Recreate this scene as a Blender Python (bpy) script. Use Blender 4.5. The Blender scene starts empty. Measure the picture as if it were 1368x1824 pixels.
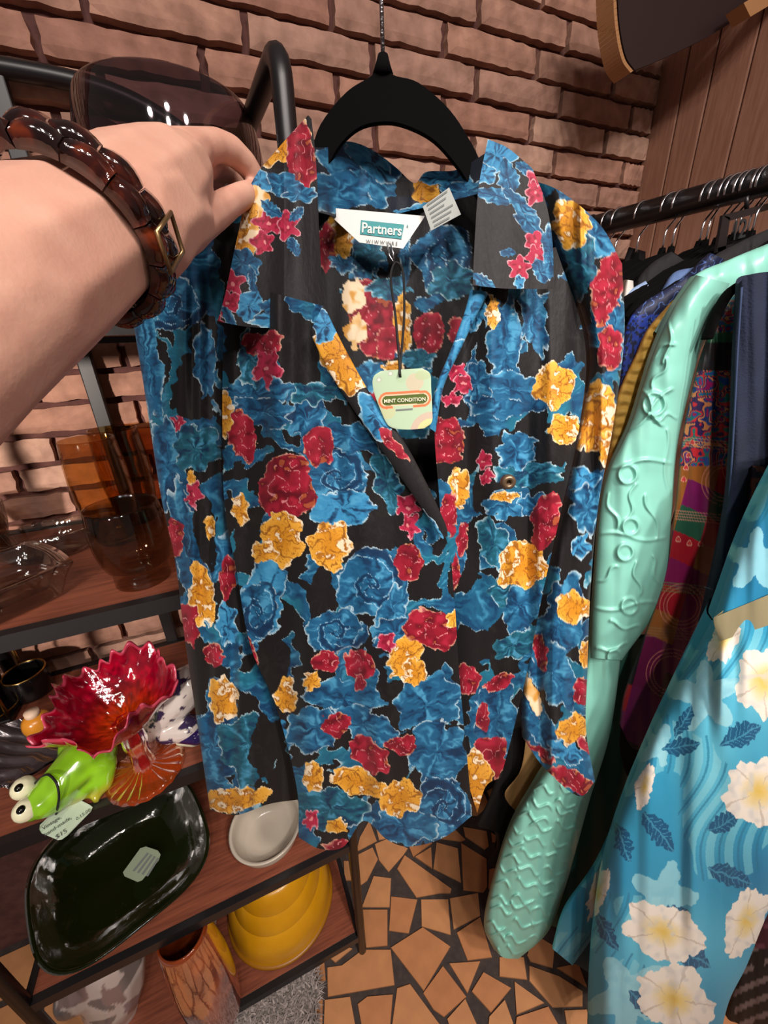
import bpy, bmesh, math, random
import numpy as np
from mathutils import Vector, Matrix
random.seed(7); np.random.seed(7)
C = bpy.context.scene.collection
scene = bpy.context.scene
PI = math.pi

# ------------------------------------------------------------------ camera
H = 1.55                                   # eye height of the camera above the floor
F = 700.0; CX, CY = 684.0, 912.0           # focal length and centre in photo pixels (1368 x 1824)
dv = np.array([66, 1628, 700.]); dv /= np.linalg.norm(dv)
d1 = np.array([1876, -377, 700.]); d1 -= dv*(d1@dv); d1 /= np.linalg.norm(d1)
d2 = np.cross(d1, dv)
AX = np.stack([d1, d2, -dv])               # rows: world X, Y, Z axes in camera (right, down, forward)
cam_data = bpy.data.cameras.new('camera'); cam = bpy.data.objects.new('camera', cam_data); C.objects.link(cam)
cam_data.sensor_fit = 'HORIZONTAL'; cam_data.sensor_width = 36.0; cam_data.lens = 36.0*F/1368.0
cam_data.clip_start = 0.01; cam_data.clip_end = 50
right, down, fwd = AX[:, 0], AX[:, 1], AX[:, 2]
cam.matrix_world = Matrix(((right[0], -down[0], -fwd[0], 0), (right[1], -down[1], -fwd[1], 0), (right[2], -down[2], -fwd[2], H), (0, 0, 0, 1)))
scene.camera = cam
NH = np.array([fwd[0], fwd[1], 0.]); NH /= np.linalg.norm(NH)      # horizontal viewing direction

# ------------------------------------------------------------------ light
scene.view_settings.view_transform = 'Standard'; scene.view_settings.look = 'None'
scene.view_settings.gamma = 1.0; scene.view_settings.use_curve_mapping = False
scene.view_settings.exposure = -0.13
world = bpy.data.worlds.new('shop_ambience'); scene.world = world; world.use_nodes = True
world.node_tree.nodes['Background'].inputs[0].default_value = (0.95, 0.78, 0.70, 1)
world.node_tree.nodes['Background'].inputs[1].default_value = 0.13
def area(name, loc, target, size, power, col):
    l = bpy.data.lights.new(name, 'AREA'); l.shape = 'DISK'; l.size = size; l.energy = power; l.color = col
    o = bpy.data.objects.new(name, l); C.objects.link(o); o.location = loc
    o.rotation_euler = (Vector(target)-Vector(loc)).to_track_quat('-Z', 'Y').to_euler(); return o
def spot(name, loc, target, power, col, deg, blend=.6, size=.05):
    l = bpy.data.lights.new(name, 'SPOT'); l.energy = power; l.color = col; l.spot_size = math.radians(deg); l.spot_blend = blend
    l.shadow_soft_size = size
    o = bpy.data.objects.new(name, l); C.objects.link(o); o.location = loc
    o.rotation_euler = (Vector(target)-Vector(loc)).to_track_quat('-Z', 'Y').to_euler(); return o
WARM = (1.0, 0.86, 0.76)
for k_, (lx, ly) in enumerate(((-.45, -1.5), (-.05, -1.25), (.35, -1.5), (.0, -.8), (.6, -1.0), (-.6, -.9))):
    area('ceiling_downlight', (lx, ly, 2.75), (0.35+lx*.5, 0.6, 1.0), .13, 8.0, (1.0, .9, .84))
spot('display_spot_light', (-1.2, -1.35, 1.72), (-0.28, .93, 1.30), 330, WARM, 27, 1.0, .06)
spot('track_spot_light.001', (0.45, -1.15, 2.6), (0.72, 0.4, 1.0), 100, (1, .9, .83), 52, .8, .05)
spot('track_spot_light.002', (0.35, -0.75, 2.65), (0.25, 0.40, 0.0), 75, WARM, 50, .8, .05)
spot('track_spot_light.003', (-0.75, -1.0, 2.7), (0.68, 0.5, 1.4), 80, (1, .92, .86), 30, .9, .05)

# ------------------------------------------------------------------ pixels to places
def rays(px, py):
    px = np.asarray(px, float); py = np.asarray(py, float)
    r = np.stack([px-CX, py-CY, np.full_like(px, F)], -1)
    return r @ AX.T
def _w(r, t): w = r*t[..., None]; w[..., 2] += H; return w
def onD(px, py, d): r = rays(px, py); return _w(r, np.asarray(d)/(r@NH))          # vertical plane facing the viewer, d metres off
def onY(px, py, y): r = rays(px, py); return _w(r, np.asarray(y)/r[..., 1])
def onX(px, py, x): r = rays(px, py); return _w(r, np.asarray(x)/r[..., 0])
def onZ(px, py, z): r = rays(px, py); return _w(r, (np.asarray(z)-H)/r[..., 2])
def onC(px, py, z): r = rays(px, py); return _w(r, np.asarray(z)/F)               # z metres along the optical axis
def V3(a): return Vector((float(a[0]), float(a[1]), float(a[2])))

# ------------------------------------------------------------------ noise and colour
def _h(i, j, s):
    v = np.sin(i*127.1+j*311.7+s*74.7)*43758.5453
    return v-np.floor(v)
def vn(x, y, s=0):
    xi = np.floor(x); yi = np.floor(y); fx = x-xi; fy = y-yi
    fx = fx*fx*(3-2*fx); fy = fy*fy*(3-2*fy)
    a = _h(xi, yi, s); b = _h(xi+1, yi, s); c = _h(xi, yi+1, s); d = _h(xi+1, yi+1, s)
    return (a*(1-fx)+b*fx)*(1-fy)+(c*(1-fx)+d*fx)*fy
def lin(c):
    c = np.asarray(c, float)/255.0
    return np.where(c <= .04045, c/12.92, ((c+.055)/1.055)**2.4)
def L(r, g, b): return tuple(lin((r, g, b)))+(1.0,)

# ------------------------------------------------------------------ materials
def _nt(name):
    m = bpy.data.materials.new(name); m.use_nodes = True
    nt = m.node_tree; return m, nt, nt.nodes['Principled BSDF']
def bump(nt, bs, scale, strength, detail=4, stretch=None, dist=.002):
    tc = nt.nodes.new('ShaderNodeTexCoord'); n = nt.nodes.new('ShaderNodeTexNoise'); b = nt.nodes.new('ShaderNodeBump')
    n.inputs['Scale'].default_value = scale; n.inputs['Detail'].default_value = detail
    src = tc.outputs['Object']
    if stretch:
        mp = nt.nodes.new('ShaderNodeMapping'); mp.inputs['Scale'].default_value = stretch
        nt.links.new(src, mp.inputs[0]); src = mp.outputs[0]
    nt.links.new(src, n.inputs[0]); nt.links.new(n.outputs[0], b.inputs['Height'])
    b.inputs['Strength'].default_value = strength; b.inputs['Distance'].default_value = dist
    nt.links.new(b.outputs[0], bs.inputs['Normal']); return n
def plain(name, col, rough=.5, metal=0., spec=.5, coat=0., bmp=None, vary=None, vscale=30, stretch=None):
    m, nt, bs = _nt(name)
    bs.inputs['Base Color'].default_value = L(*col); bs.inputs['Roughness'].default_value = rough
    bs.inputs['Metallic'].default_value = metal; bs.inputs['Specular IOR Level'].default_value = spec
    bs.inputs['Coat Weight'].default_value = coat
    if bmp: bump(nt, bs, bmp[0], bmp[1], stretch=bmp[2] if len(bmp) > 2 else None)
    if vary:
        tc = nt.nodes.new('ShaderNodeTexCoord'); n = nt.nodes.new('ShaderNodeTexNoise'); r = nt.nodes.new('ShaderNodeValToRGB')
        n.inputs['Scale'].default_value = vscale; n.inputs['Detail'].default_value = 6
        src = tc.outputs['Object']
        if stretch:
            mp = nt.nodes.new('ShaderNodeMapping'); mp.inputs['Scale'].default_value = stretch
            nt.links.new(src, mp.inputs[0]); src = mp.outputs[0]
        nt.links.new(src, n.inputs[0]); nt.links.new(n.outputs[0], r.inputs[0]); nt.links.new(r.outputs[0], bs.inputs['Base Color'])
        r.color_ramp.elements[0].position = .3; r.color_ramp.elements[0].color = L(*col)
        r.color_ramp.elements[1].position = .7; r.color_ramp.elements[1].color = L(*vary)
    return m
def glassy(name, col, rough=.03, ior=1.45, trans=1.0, bmp=None):
    m, nt, bs = _nt(name)
    bs.inputs['Base Color'].default_value = L(*col); bs.inputs['Roughness'].default_value = rough
    bs.inputs['Transmission Weight'].default_value = trans; bs.inputs['IOR'].default_value = ior
    if bmp: bump(nt, bs, bmp[0], bmp[1], dist=.004)
    return m
def thin_glass(name, col, base=.05, edge=.6):
    m, nt, bs = _nt(name)
    lw = nt.nodes.new('ShaderNodeLayerWeight'); lw.inputs[0].default_value = .5
    pw_ = nt.nodes.new('ShaderNodeMath'); pw_.operation = 'POWER'; pw_.inputs[1].default_value = 3.5; nt.links.new(lw.outputs['Facing'], pw_.inputs[0])
    fr = nt.nodes.new('ShaderNodeMath'); fr.operation = 'MULTIPLY_ADD'; fr.inputs[1].default_value = edge; fr.inputs[2].default_value = base; nt.links.new(pw_.outputs[0], fr.inputs[0])
    tr = nt.nodes.new('ShaderNodeBsdfTransparent'); tr.inputs[0].default_value = L(*col)
    gl = nt.nodes.new('ShaderNodeBsdfGlossy'); gl.inputs['Roughness'].default_value = .04
    mx = nt.nodes.new('ShaderNodeMixShader'); nt.links.new(fr.outputs[0], mx.inputs[0]); nt.links.new(tr.outputs[0], mx.inputs[1]); nt.links.new(gl.outputs[0], mx.inputs[2])
    nt.links.new(mx.outputs[0], nt.nodes['Material Output'].inputs['Surface']); return m
def printed(name, rough=.6, sheen=0., bmp=None, spec=.4, trans=0., coat=0., attr='print'):
    m, nt, bs = _nt(name)
    a = nt.nodes.new('ShaderNodeVertexColor'); a.layer_name = attr
    nt.links.new(a.outputs[0], bs.inputs['Base Color'])
    bs.inputs['Roughness'].default_value = rough; bs.inputs['Specular IOR Level'].default_value = spec
    bs.inputs['Sheen Weight'].default_value = sheen; bs.inputs['Transmission Weight'].default_value = trans
    bs.inputs['Coat Weight'].default_value = coat
    if bmp: bump(nt, bs, bmp[0], bmp[1], stretch=bmp[2] if len(bmp) > 2 else None)
    return m
def brick_mat():
    m, nt, bs = _nt('brick_clay')
    oi = nt.nodes.new('ShaderNodeObjectInfo'); r = nt.nodes.new('ShaderNodeValToRGB')
    nt.links.new(oi.outputs['Random'], r.inputs[0])
    e = r.color_ramp.elements; e[0].color = L(166, 122, 106); e[1].color = L(206, 168, 148)
    x = e.new(.35); x.color = L(186, 142, 122); x = e.new(.7); x.color = L(176, 138, 122)
    tc = nt.nodes.new('ShaderNodeTexCoord'); n = nt.nodes.new('ShaderNodeTexNoise'); n.inputs['Scale'].default_value = 28; n.inputs['Detail'].default_value = 8
    va = nt.nodes.new('ShaderNodeVectorMath'); va.operation = 'ADD'
    nt.links.new(tc.outputs['Object'], va.inputs[0]); nt.links.new(oi.outputs['Location'], va.inputs[1])
    nt.links.new(va.outputs[0], n.inputs[0])
    r2 = nt.nodes.new('ShaderNodeValToRGB'); nt.links.new(n.outputs[0], r2.inputs[0])
    r2.color_ramp.elements[0].position = .3; r2.color_ramp.elements[0].color = (.62, .58, .56, 1); r2.color_ramp.elements[1].position = .72; r2.color_ramp.elements[1].color = (1.15, 1.12, 1.1, 1)
    mx = nt.nodes.new('ShaderNodeMix'); mx.data_type = 'RGBA'; mx.blend_type = 'MULTIPLY'; mx.inputs[0].default_value = 1
    nt.links.new(r.outputs[0], mx.inputs[6]); nt.links.new(r2.outputs[0], mx.inputs[7]); nt.links.new(mx.outputs[2], bs.inputs['Base Color'])
    bs.inputs['Roughness'].default_value = .85; bs.inputs['Specular IOR Level'].default_value = .25
    n2 = nt.nodes.new('ShaderNodeTexNoise'); n2.inputs['Scale'].default_value = 110; n2.inputs['Detail'].default_value = 6; nt.links.new(va.outputs[0], n2.inputs[0])
    b = nt.nodes.new('ShaderNodeBump'); b.inputs['Strength'].default_value = .55; b.inputs['Distance'].default_value = .002
    nt.links.new(n2.outputs[0], b.inputs['Height']); nt.links.new(b.outputs[0], bs.inputs['Normal'])
    return m
def wood(name, c1, c2, stretch, rough=.45, scale=9):
    return plain(name, c1, rough, vary=c2, vscale=scale, stretch=stretch, bmp=(60, .12, stretch))
def per_object(name, c1, c2, rough, bmp):
    m, nt, bs = _nt(name)
    oi = nt.nodes.new('ShaderNodeObjectInfo'); r = nt.nodes.new('ShaderNodeValToRGB'); nt.links.new(oi.outputs['Random'], r.inputs[0])
    r.color_ramp.elements[0].color = L(*c1); r.color_ramp.elements[1].color = L(*c2)
    tc = nt.nodes.new('ShaderNodeTexCoord'); n = nt.nodes.new('ShaderNodeTexNoise'); n.inputs['Scale'].default_value = 22; n.inputs['Detail'].default_value = 6
    nt.links.new(tc.outputs['Object'], n.inputs[0])
    mr = nt.nodes.new('ShaderNodeMapRange'); mr.inputs[3].default_value = .72; mr.inputs[4].default_value = 1.2; nt.links.new(n.outputs[0], mr.inputs[0])
    mx = nt.nodes.new('ShaderNodeMix'); mx.data_type = 'RGBA'; mx.blend_type = 'MULTIPLY'; mx.inputs[0].default_value = 1
    nt.links.new(r.outputs[0], mx.inputs[6]); nt.links.new(mr.outputs[0], mx.inputs[7]); nt.links.new(mx.outputs[2], bs.inputs['Base Color'])
    bs.inputs['Roughness'].default_value = rough; bs.inputs['Specular IOR Level'].default_value = .35
    b = nt.nodes.new('ShaderNodeBump'); b.inputs['Strength'].default_value = bmp; b.inputs['Distance'].default_value = .001
    nt.links.new(n.outputs[0], b.inputs['Height']); nt.links.new(b.outputs[0], bs.inputs['Normal'])
    return m
M = {}
M['brick'] = brick_mat()
M['mortar'] = plain('mortar', (104, 66, 60), .95, vary=(82, 50, 46), vscale=40, bmp=(150, .5))
M['plank'] = wood('wall_plank', (160, 118, 98), (140, 98, 80), (14, 14, 1.2), .42, 12)
M['grout'] = plain('dark_grout', (72, 60, 56), .9, vary=(54, 46, 44), vscale=60, bmp=(180, .4))
M['tile'] = per_object('terracotta_tile', (186, 124, 80), (204, 146, 98), .55, .25)
M['shelfwood'] = wood('shelf_wood', (142, 80, 58), (104, 56, 42), (1.2, 16, 16), .38, 10)
M['steel'] = plain('black_steel', (26, 24, 26), .38, .0, .5)
M['velvet'] = plain('black_velvet', (7, 6, 7), .95, 0, .1)
M['chrome'] = plain('chrome', (205, 205, 210), .16, 1.0)
M['chrome_dull'] = plain('hook_wire', (170, 170, 175), .28, 1.0, bmp=(400, .8))
M['blackfab'] = plain('black_fabric', (16, 15, 17), .85, bmp=(200, .3))
M['white'] = plain('white_satin', (226, 226, 222), .5)
M['paper'] = plain('tag_paper', (206, 226, 206), .6)
M['ink'] = plain('ink', (30, 32, 34), .7)
M['inkgrey'] = plain('grey_ink', (120, 126, 124), .7)
M['tealink'] = plain('teal_ink', (52, 146, 150), .5)
M['cord'] = plain('black_cord', (16, 13, 14), .7)

# ------------------------------------------------------------------ objects
def tag(o, label=None, cat=None, group=None, kind=None):
    if label: o['label'] = label
    if cat: o['category'] = cat
    if group: o['group'] = group
    if kind: o['kind'] = kind
    return o
def thing(name, label, cat, loc=(0, 0, 0), group=None):
    o = bpy.data.objects.new(name, None); C.objects.link(o); o.location = V3(loc); o.empty_display_size = .03
    tag(o, label, cat, group); return o
def put(name, me, mat=None, parent=None):
    o = bpy.data.objects.new(name, me); C.objects.link(o)
    if mat is not None:
        if len(me.materials) == 0: me.materials.append(mat)
    if parent is not None:
        o.parent = parent; o.matrix_parent_inverse = Matrix.Translation(parent_loc(parent)).inverted()
    return o
def parent_loc(p):
    v = Vector(p.location)
    if p.parent is not None and False: v = v+parent_loc(p.parent)
    return v
def mesh(name, verts, faces, mat=None, parent=None, smooth=True, col=None):
    me = bpy.data.meshes.new(name)
    verts = np.asarray(verts, float)
    if isinstance(faces, np.ndarray):
        n = len(faces); k = faces.shape[1]
        me.vertices.add(len(verts)); me.vertices.foreach_set('co', verts.ravel())
        me.loops.add(n*k); me.loops.foreach_set('vertex_index', faces.ravel().astype(np.int32))
        me.polygons.add(n); me.polygons.foreach_set('loop_start', (np.arange(n)*k).astype(np.int32)); me.polygons.foreach_set('loop_total', np.full(n, k, np.int32))
        me.update(calc_edges=True)
    else:
        me.from_pydata([tuple(v) for v in verts], [], faces); me.update()
    me.polygons.foreach_set('use_smooth', np.full(len(me.polygons), smooth))
    if col is not None:
        a = me.color_attributes.new('print', 'FLOAT_COLOR', 'POINT')
        c = np.ones((len(verts), 4)); c[:, :3] = lin(col); a.data.foreach_set('color', c.ravel().astype(np.float32))
    return put(name, me, mat, parent)
def from_bm(name, bm, mat=None, parent=None, smooth=False):
    me = bpy.data.meshes.new(name); bm.to_mesh(me); bm.free()
    me.polygons.foreach_set('use_smooth', np.full(len(me.polygons), smooth)); return put(name, me, mat, parent)
def gridfaces(nu, nv, off=0, flip=False, wrap=False):
    n = nu if not wrap else nu
    i, j = np.meshgrid(np.arange(nu-1 if not wrap else nu), np.arange(nv-1), indexing='xy')
    i2 = (i+1) % nu
    a = j*nu+i; b = j*nu+i2; c = (j+1)*nu+i2; d = (j+1)*nu+i
    f = np.stack([a, d, c, b] if not flip else [a, b, c, d], -1).reshape(-1, 4)+off
    return f
def box(name, lo, hi, mat, parent=None, bev=0.0, seg=2):
    bm = bmesh.new(); bmesh.ops.create_cube(bm, size=1)
    lo = Vector(lo); hi = Vector(hi)
    for v in bm.verts: v.co = Vector([(lo[k]+hi[k])/2+v.co[k]*(hi[k]-lo[k]) for k in range(3)])
    if bev: bmesh.ops.bevel(bm, geom=bm.edges[:], offset=bev, segments=seg, affect='EDGES', profile=.5)
    return from_bm(name, bm, mat, parent)
def smoothpath(pts, n=8):
    pts = [np.asarray(p, float) for p in pts]
    if len(pts) < 3: return [pts[0]*(1-t)+pts[1]*t for t in np.linspace(0, 1, n+1)]
    P = [2*pts[0]-pts[1]]+pts+[2*pts[-1]-pts[-2]]; out = []
    for k in range(1, len(P)-2):
        for t in np.linspace(0, 1, n, endpoint=False):
            a, b, c, d = P[k-1], P[k], P[k+1], P[k+2]
            out.append(.5*((2*b)+(-a+c)*t+(2*a-5*b+4*c-d)*t*t+(-a+3*b-3*c+d)*t**3))
    out.append(P[-2]); return out
def tube(name, pts, r, mat, parent=None, n=10, closed=False, flat=1.0):
    pts = [np.asarray(p, float) for p in pts]; rr = r if hasattr(r, '__len__') else [r]*len(pts)
    vs = []; prev = None
    for k, p in enumerate(pts):
        t = pts[min(k+1, len(pts)-1)]-pts[max(k-1, 0)] if not closed else pts[(k+1) % len(pts)]-pts[k-1]
        t = t/(np.linalg.norm(t)+1e-12)
        if prev is None:
            a = np.array([0, 0, 1.]) if abs(t[2]) < .9 else np.array([1., 0, 0])
        else: a = prev
        a = a-t*(a@t); a /= np.linalg.norm(a); prev = a; b = np.cross(t, a)
        for q in range(n):
            an = 2*PI*q/n; vs.append(p+rr[k]*(math.cos(an)*a*flat+math.sin(an)*b))
    fs = []
    m = len(pts)
    for k in range(m if closed else m-1):
        for q in range(n):
            k2 = (k+1) % m; fs.append((k*n+q, k*n+(q+1) % n, k2*n+(q+1) % n, k2*n+q))
    if not closed: fs.append(tuple(range(n))[::-1]); fs.append(tuple((m-1)*n+q for q in range(n)))
    return mesh(name, vs, fs, mat, parent)
def lathe(name, prof, mat, parent=None, n=48, loc=(0, 0, 0), mod=None, rot=None, scale=(1, 1)):
    prof = np.asarray(prof, float); m = len(prof)
    th = np.arange(n)*2*PI/n
    r = prof[:, 0][:, None]*np.ones(n)[None]; z = prof[:, 1][:, None]*np.ones(n)[None]
    if mod is not None: r, z = mod(r, z, th[None]*np.ones((m, 1)), np.linspace(0, 1, m)[:, None]*np.ones((1, n)))
    v = np.stack([r*np.cos(th)*scale[0], r*np.sin(th)*scale[1], z], -1).reshape(-1, 3)
    if rot is not None: v = v @ np.array(rot).T
    v = v+np.asarray(loc, float)
    return mesh(name, v, gridfaces(n, m, wrap=True), mat, parent)
def eulr(x, y, z): return np.array(Matrix.Rotation(z, 3, 'Z') @ Matrix.Rotation(y, 3, 'Y') @ Matrix.Rotation(x, 3, 'X'))
def text(name, s, size, org, rx, ry, mat, parent, ext=.0002, align='CENTER', bold=0.0):
    cu = bpy.data.curves.new(name, 'FONT'); cu.body = s; cu.size = size; cu.align_x = align; cu.align_y = 'CENTER'; cu.extrude = ext; cu.offset = bold; cu.resolution_u = 3
    o = bpy.data.objects.new(name+'_tmp', cu); C.objects.link(o)
    dg = bpy.context.evaluated_depsgraph_get(); me = bpy.data.meshes.new_from_object(o.evaluated_get(dg))
    bpy.data.objects.remove(o); me.materials.clear()
    rx = Vector(rx).normalized(); ry = Vector(ry); ry = (ry-rx*ry.dot(rx)).normalized(); rz = rx.cross(ry)
    me.transform(Matrix(((rx.x, ry.x, rz.x, org[0]), (rx.y, ry.y, rz.y, org[1]), (rx.z, ry.z, rz.z, org[2]), (0, 0, 0, 1))))
    return put(name, me, mat, parent)
def plate(name, pts3, thick, mat, parent=None, nrm=None, smooth=False):
    """flat outline (world points) given a thickness along its normal"""
    pts = [np.asarray(p, float) for p in pts3]; n = len(pts)
    if nrm is None:
        nrm = np.zeros(3)
        for k in range(n): nrm += np.cross(pts[k], pts[(k+1) % n])
    nrm = np.asarray(nrm, float); nrm /= np.linalg.norm(nrm)
    bm = bmesh.new()
    a = [bm.verts.new(p+nrm*thick/2) for p in pts]; b = [bm.verts.new(p-nrm*thick/2) for p in pts]
    bm.faces.new(a); bm.faces.new(b[::-1])
    for k in range(n): bm.faces.new((a[k], b[k], b[(k+1) % n], a[(k+1) % n]))
    bmesh.ops.recalc_face_normals(bm, faces=bm.faces[:])
    return from_bm(name, bm, mat, parent, smooth)
def blobs(name, items, voxel, mat, parent=None, smooth_it=6, colfn=None):
    """one continuous surface from a set of tapered capsules: items = list of chains [(point, radius), ...]"""
    bm = bmesh.new()
    for ch in items:
        ch = [(np.asarray(p, float), r) for p, r in ch]; dense = []
        if len(ch) == 1: dense = ch
        for k in range(len(ch)-1):
            (p, r), (q, s) = ch[k], ch[k+1]; ln = np.linalg.norm(q-p); m = max(2, int(ln/(min(r, s)*.14))+1)
            for t in np.linspace(0, 1, m, endpoint=(k == len(ch)-2)): dense.append((p*(1-t)+q*t, r*(1-t)+s*t))
        for p, r in dense:
            bmesh.ops.create_icosphere(bm, subdivisions=2, radius=r, matrix=Matrix.Translation(V3(p)))
    me = bpy.data.meshes.new(name+'_raw'); bm.to_mesh(me); bm.free()
    o = bpy.data.objects.new(name+'_raw', me); C.objects.link(o)
    md = o.modifiers.new('r', 'REMESH'); md.mode = 'VOXEL'; md.voxel_size = voxel
    ms = o.modifiers.new('s', 'SMOOTH'); ms.factor = .5; ms.iterations = smooth_it
    dg = bpy.context.evaluated_depsgraph_get(); me2 = bpy.data.meshes.new_from_object(o.evaluated_get(dg))
    bpy.data.objects.remove(o); me2.materials.clear(); me2.name = name
    me2.polygons.foreach_set('use_smooth', np.full(len(me2.polygons), True))
    if colfn is not None:
        v = np.zeros(len(me2.vertices)*3, np.float32); me2.vertices.foreach_get('co', v); v = v.reshape(-1, 3)
        a = me2.color_attributes.new('print', 'FLOAT_COLOR', 'POINT'); c = np.ones((len(v), 4)); c[:, :3] = lin(colfn(v)); a.data.foreach_set('color', c.ravel().astype(np.float32))
    return put(name, me2, mat, parent)

# ------------------------------------------------------------------ cloth patches: outline in photo pixels, depth in metres
def resample(pts, n):
    p = np.array(smoothpath(pts, 10)) if len(pts) > 2 else np.array(pts, float)
    s = np.r_[0, np.cumsum(np.linalg.norm(np.diff(p, axis=0), axis=1))]; s /= s[-1]
    t = np.linspace(0, 1, n); return np.stack([np.interp(t, s, p[:, 0]), np.interp(t, s, p[:, 1])], -1)
def coons(left, right_, nu, nv, top=None, bottom=None):
    l = resample(left, nv); r = resample(right_, nv)
    t = resample(top if top else [left[0], right_[0]], nu); b = resample(bottom if bottom else [left[-1], right_[-1]], nu)
    u = np.linspace(0, 1, nu)[None, :, None]; v = np.linspace(0, 1, nv)[:, None, None]
    g = (1-u)*l[:, None]+u*r[:, None]+(1-v)*t[None]+v*b[None]-((1-u)*(1-v)*t[0]+u*(1-v)*t[-1]+(1-u)*v*b[0]+u*v*b[-1])
    return g[..., 0], g[..., 1], u[..., 0]*np.ones((nv, 1)), v[..., 0]*np.ones((1, nu))
def folds(px, py, a=.010, lam=55, seed=1, lean=0.0):
    x = px+lean*py
    return a*(vn(x/lam, py/420, seed)-.5)*2+a*.45*(vn(x/(lam*.42), py/200, seed+3)-.5)*2
def cloth(name, left, right_, d, mat, parent, nu=60, nv=90, top=None, bottom=None, puff=0.0, fold=.008, lam=55, seed=1, colfn=None, place=onD, lean=0., back=True, capt=0.0, relief=None, wave=0.0):
    """d: number, (top, bottom) or function of (px, py, u, v). puff gives the piece a closed, rounded volume."""
    px, py, u, v = coons(left, right_, nu, nv, top, bottom)
    if callable(d): dd = d(px, py, u, v)
    elif hasattr(d, '__len__'): dd = d[0]+(d[1]-d[0])*v
    else: dd = d+0*u
    f = folds(px, py, fold, lam, seed, lean)
    if relief is not None: f = f+relief(px, py, u, v)
    env = np.sqrt(np.clip(1-(2*u-1)**2, 0, 1))
    if capt: env = env*np.clip(v/capt, 0, 1)**.5*np.clip((1-v)/capt, 0, 1)**.5
    w = place(px, py, dd+f*(env if puff else 1)-puff*env)
    V = w.reshape(-1, 3); Fc = gridfaces(nu, nv)
    col = colfn(px.ravel(), py.ravel()) if colfn is not None else None
    if puff and back:
        nb, mb = max(8, nu//5), max(10, nv//5)
        bx, by, bu, bv = coons(left, right_, nb, mb, top, bottom)
        if callable(d): db = d(bx, by, bu, bv)
        elif hasattr(d, '__len__'): db = d[0]+(d[1]-d[0])*bv
        else: db = d+0*bu
        eb = np.sqrt(np.clip(1-(2*bu-1)**2, 0, 1))
        # keep the outline: the rear face is the same outline pushed straight back
        wb = place(bx, by, db)+(NH*puff)[None, None]*eb[..., None]
        Fc = np.concatenate([Fc, gridfaces(nb, mb, len(V), True)]); V = np.concatenate([V, wb.reshape(-1, 3)])
        if col is not None: col = np.concatenate([col, colfn(bx.ravel(), by.ravel())])
    return mesh(name, V, Fc, mat, parent, True, col)
# ================================================================== the room
WY = 0.93; WX = 1.147                      # brick wall and plank wall
wall = box('wall_back', (-1.3, WY+.012, 0), (WX+.15, WY+.12, 2.75), M['mortar']); tag(wall, 'brown brick wall behind the shelf and the clothes rail', kind='structure')
BH = .0541; BL = .2285
def brick_mesh(w, seed):
    rnd = random.Random(seed); nx, nz = 12, 4; h = BH-.011
    vs = []; fs = []
    def edge(): return (rnd.random()-.5)*.0045
    for j in range(nz+1):
        for i in range(nx+1):
            x = -w/2+w*i/nx; z = -h/2+h*j/nz; y = -.0055-(rnd.random())*.0022
            if i in (0, nx) or j in (0, nz):
                y = -.0032; x += edge()*(1 if i in (0, nx) else .3); z += edge()*.8
            vs.append((x, y, z))
    for j in range(nz):
        for i in range(nx): a = j*(nx+1)+i; fs.append((a, a+1, a+nx+2, a+nx+1))
    ring = [i for i in range(nx+1)]+[j*(nx+1)+nx for j in range(1, nz+1)]+[nz*(nx+1)+i for i in range(nx-1, -1, -1)]+[j*(nx+1) for j in range(nz-1, 0, -1)]
    b0 = len(vs)
    for r in ring: vs.append((vs[r][0], .016, vs[r][2]))
    for k in range(len(ring)): k2 = (k+1) % len(ring); fs.append((ring[k], b0+k, b0+k2, ring[k2]))
    me = bpy.data.meshes.new('brick'); me.from_pydata(vs, [], fs); me.update(); me.materials.append(M['brick'])
    me.polygons.foreach_set('use_smooth', [False]*len(me.polygons)); return me
full = [brick_mesh(BL-.0125, s) for s in range(10)]
for k in range(-15, 17):
    z = H-.135+BH*(k+.5)-.001
    ph = -.144 if k % 2 == 0 else -.069
    x = ph-BL*3
    while x < WX-.02:
        x0, x1 = x, x+BL; x += BL
        if x1 < -.62 or (z < .95 and x1 < -.6): continue
        if z < .72 and x0 > .25: continue            # wholly behind the hanging clothes
        if x1 > WX:
            w = WX-x0-.008
            if w < .03: continue
            me = brick_mesh(w, k+50); cx = x0+.006+w/2
        else: me = random.choice(full); cx = (x0+x1)/2
        o = bpy.data.objects.new('brick', me); C.objects.link(o); o.parent = wall
        o.location = (cx, WY+(random.random()-.5)*.005, z); o.rotation_euler = ((random.random()-.5)*.03, (random.random()-.5)*.010, (random.random()-.5)*.012)
        if random.random() < .5 and x1 <= WX: o.scale.x = -1
pw = box('wall_right', (WX+.012, -1.2, 0), (WX+.12, WY+.12, 2.75), plain('plank_gap', (58, 34, 26), .8)); tag(pw, 'brown wooden plank wall beside the clothes rail', kind='structure')
edges = [WY+.012, .864, .800, .722, .634, .56, .47, .385, .30, .21, .12, .03, -.07, -.18, -.30, -.42, -.55, -.7]
for a, b in zip(edges[:-1], edges[1:]):
    o = box('plank', (WX, b+.0012, .0), (WX+.02, a-.0012, 2.75), M['plank'], pw, .0028, 2)
fl = box('floor', (-1.3, -1.3, -.06), (WX+.15, WY+.12, -.006), M['grout']); tag(fl, 'crazy-paved terracotta floor with dark grout', kind='structure')
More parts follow.
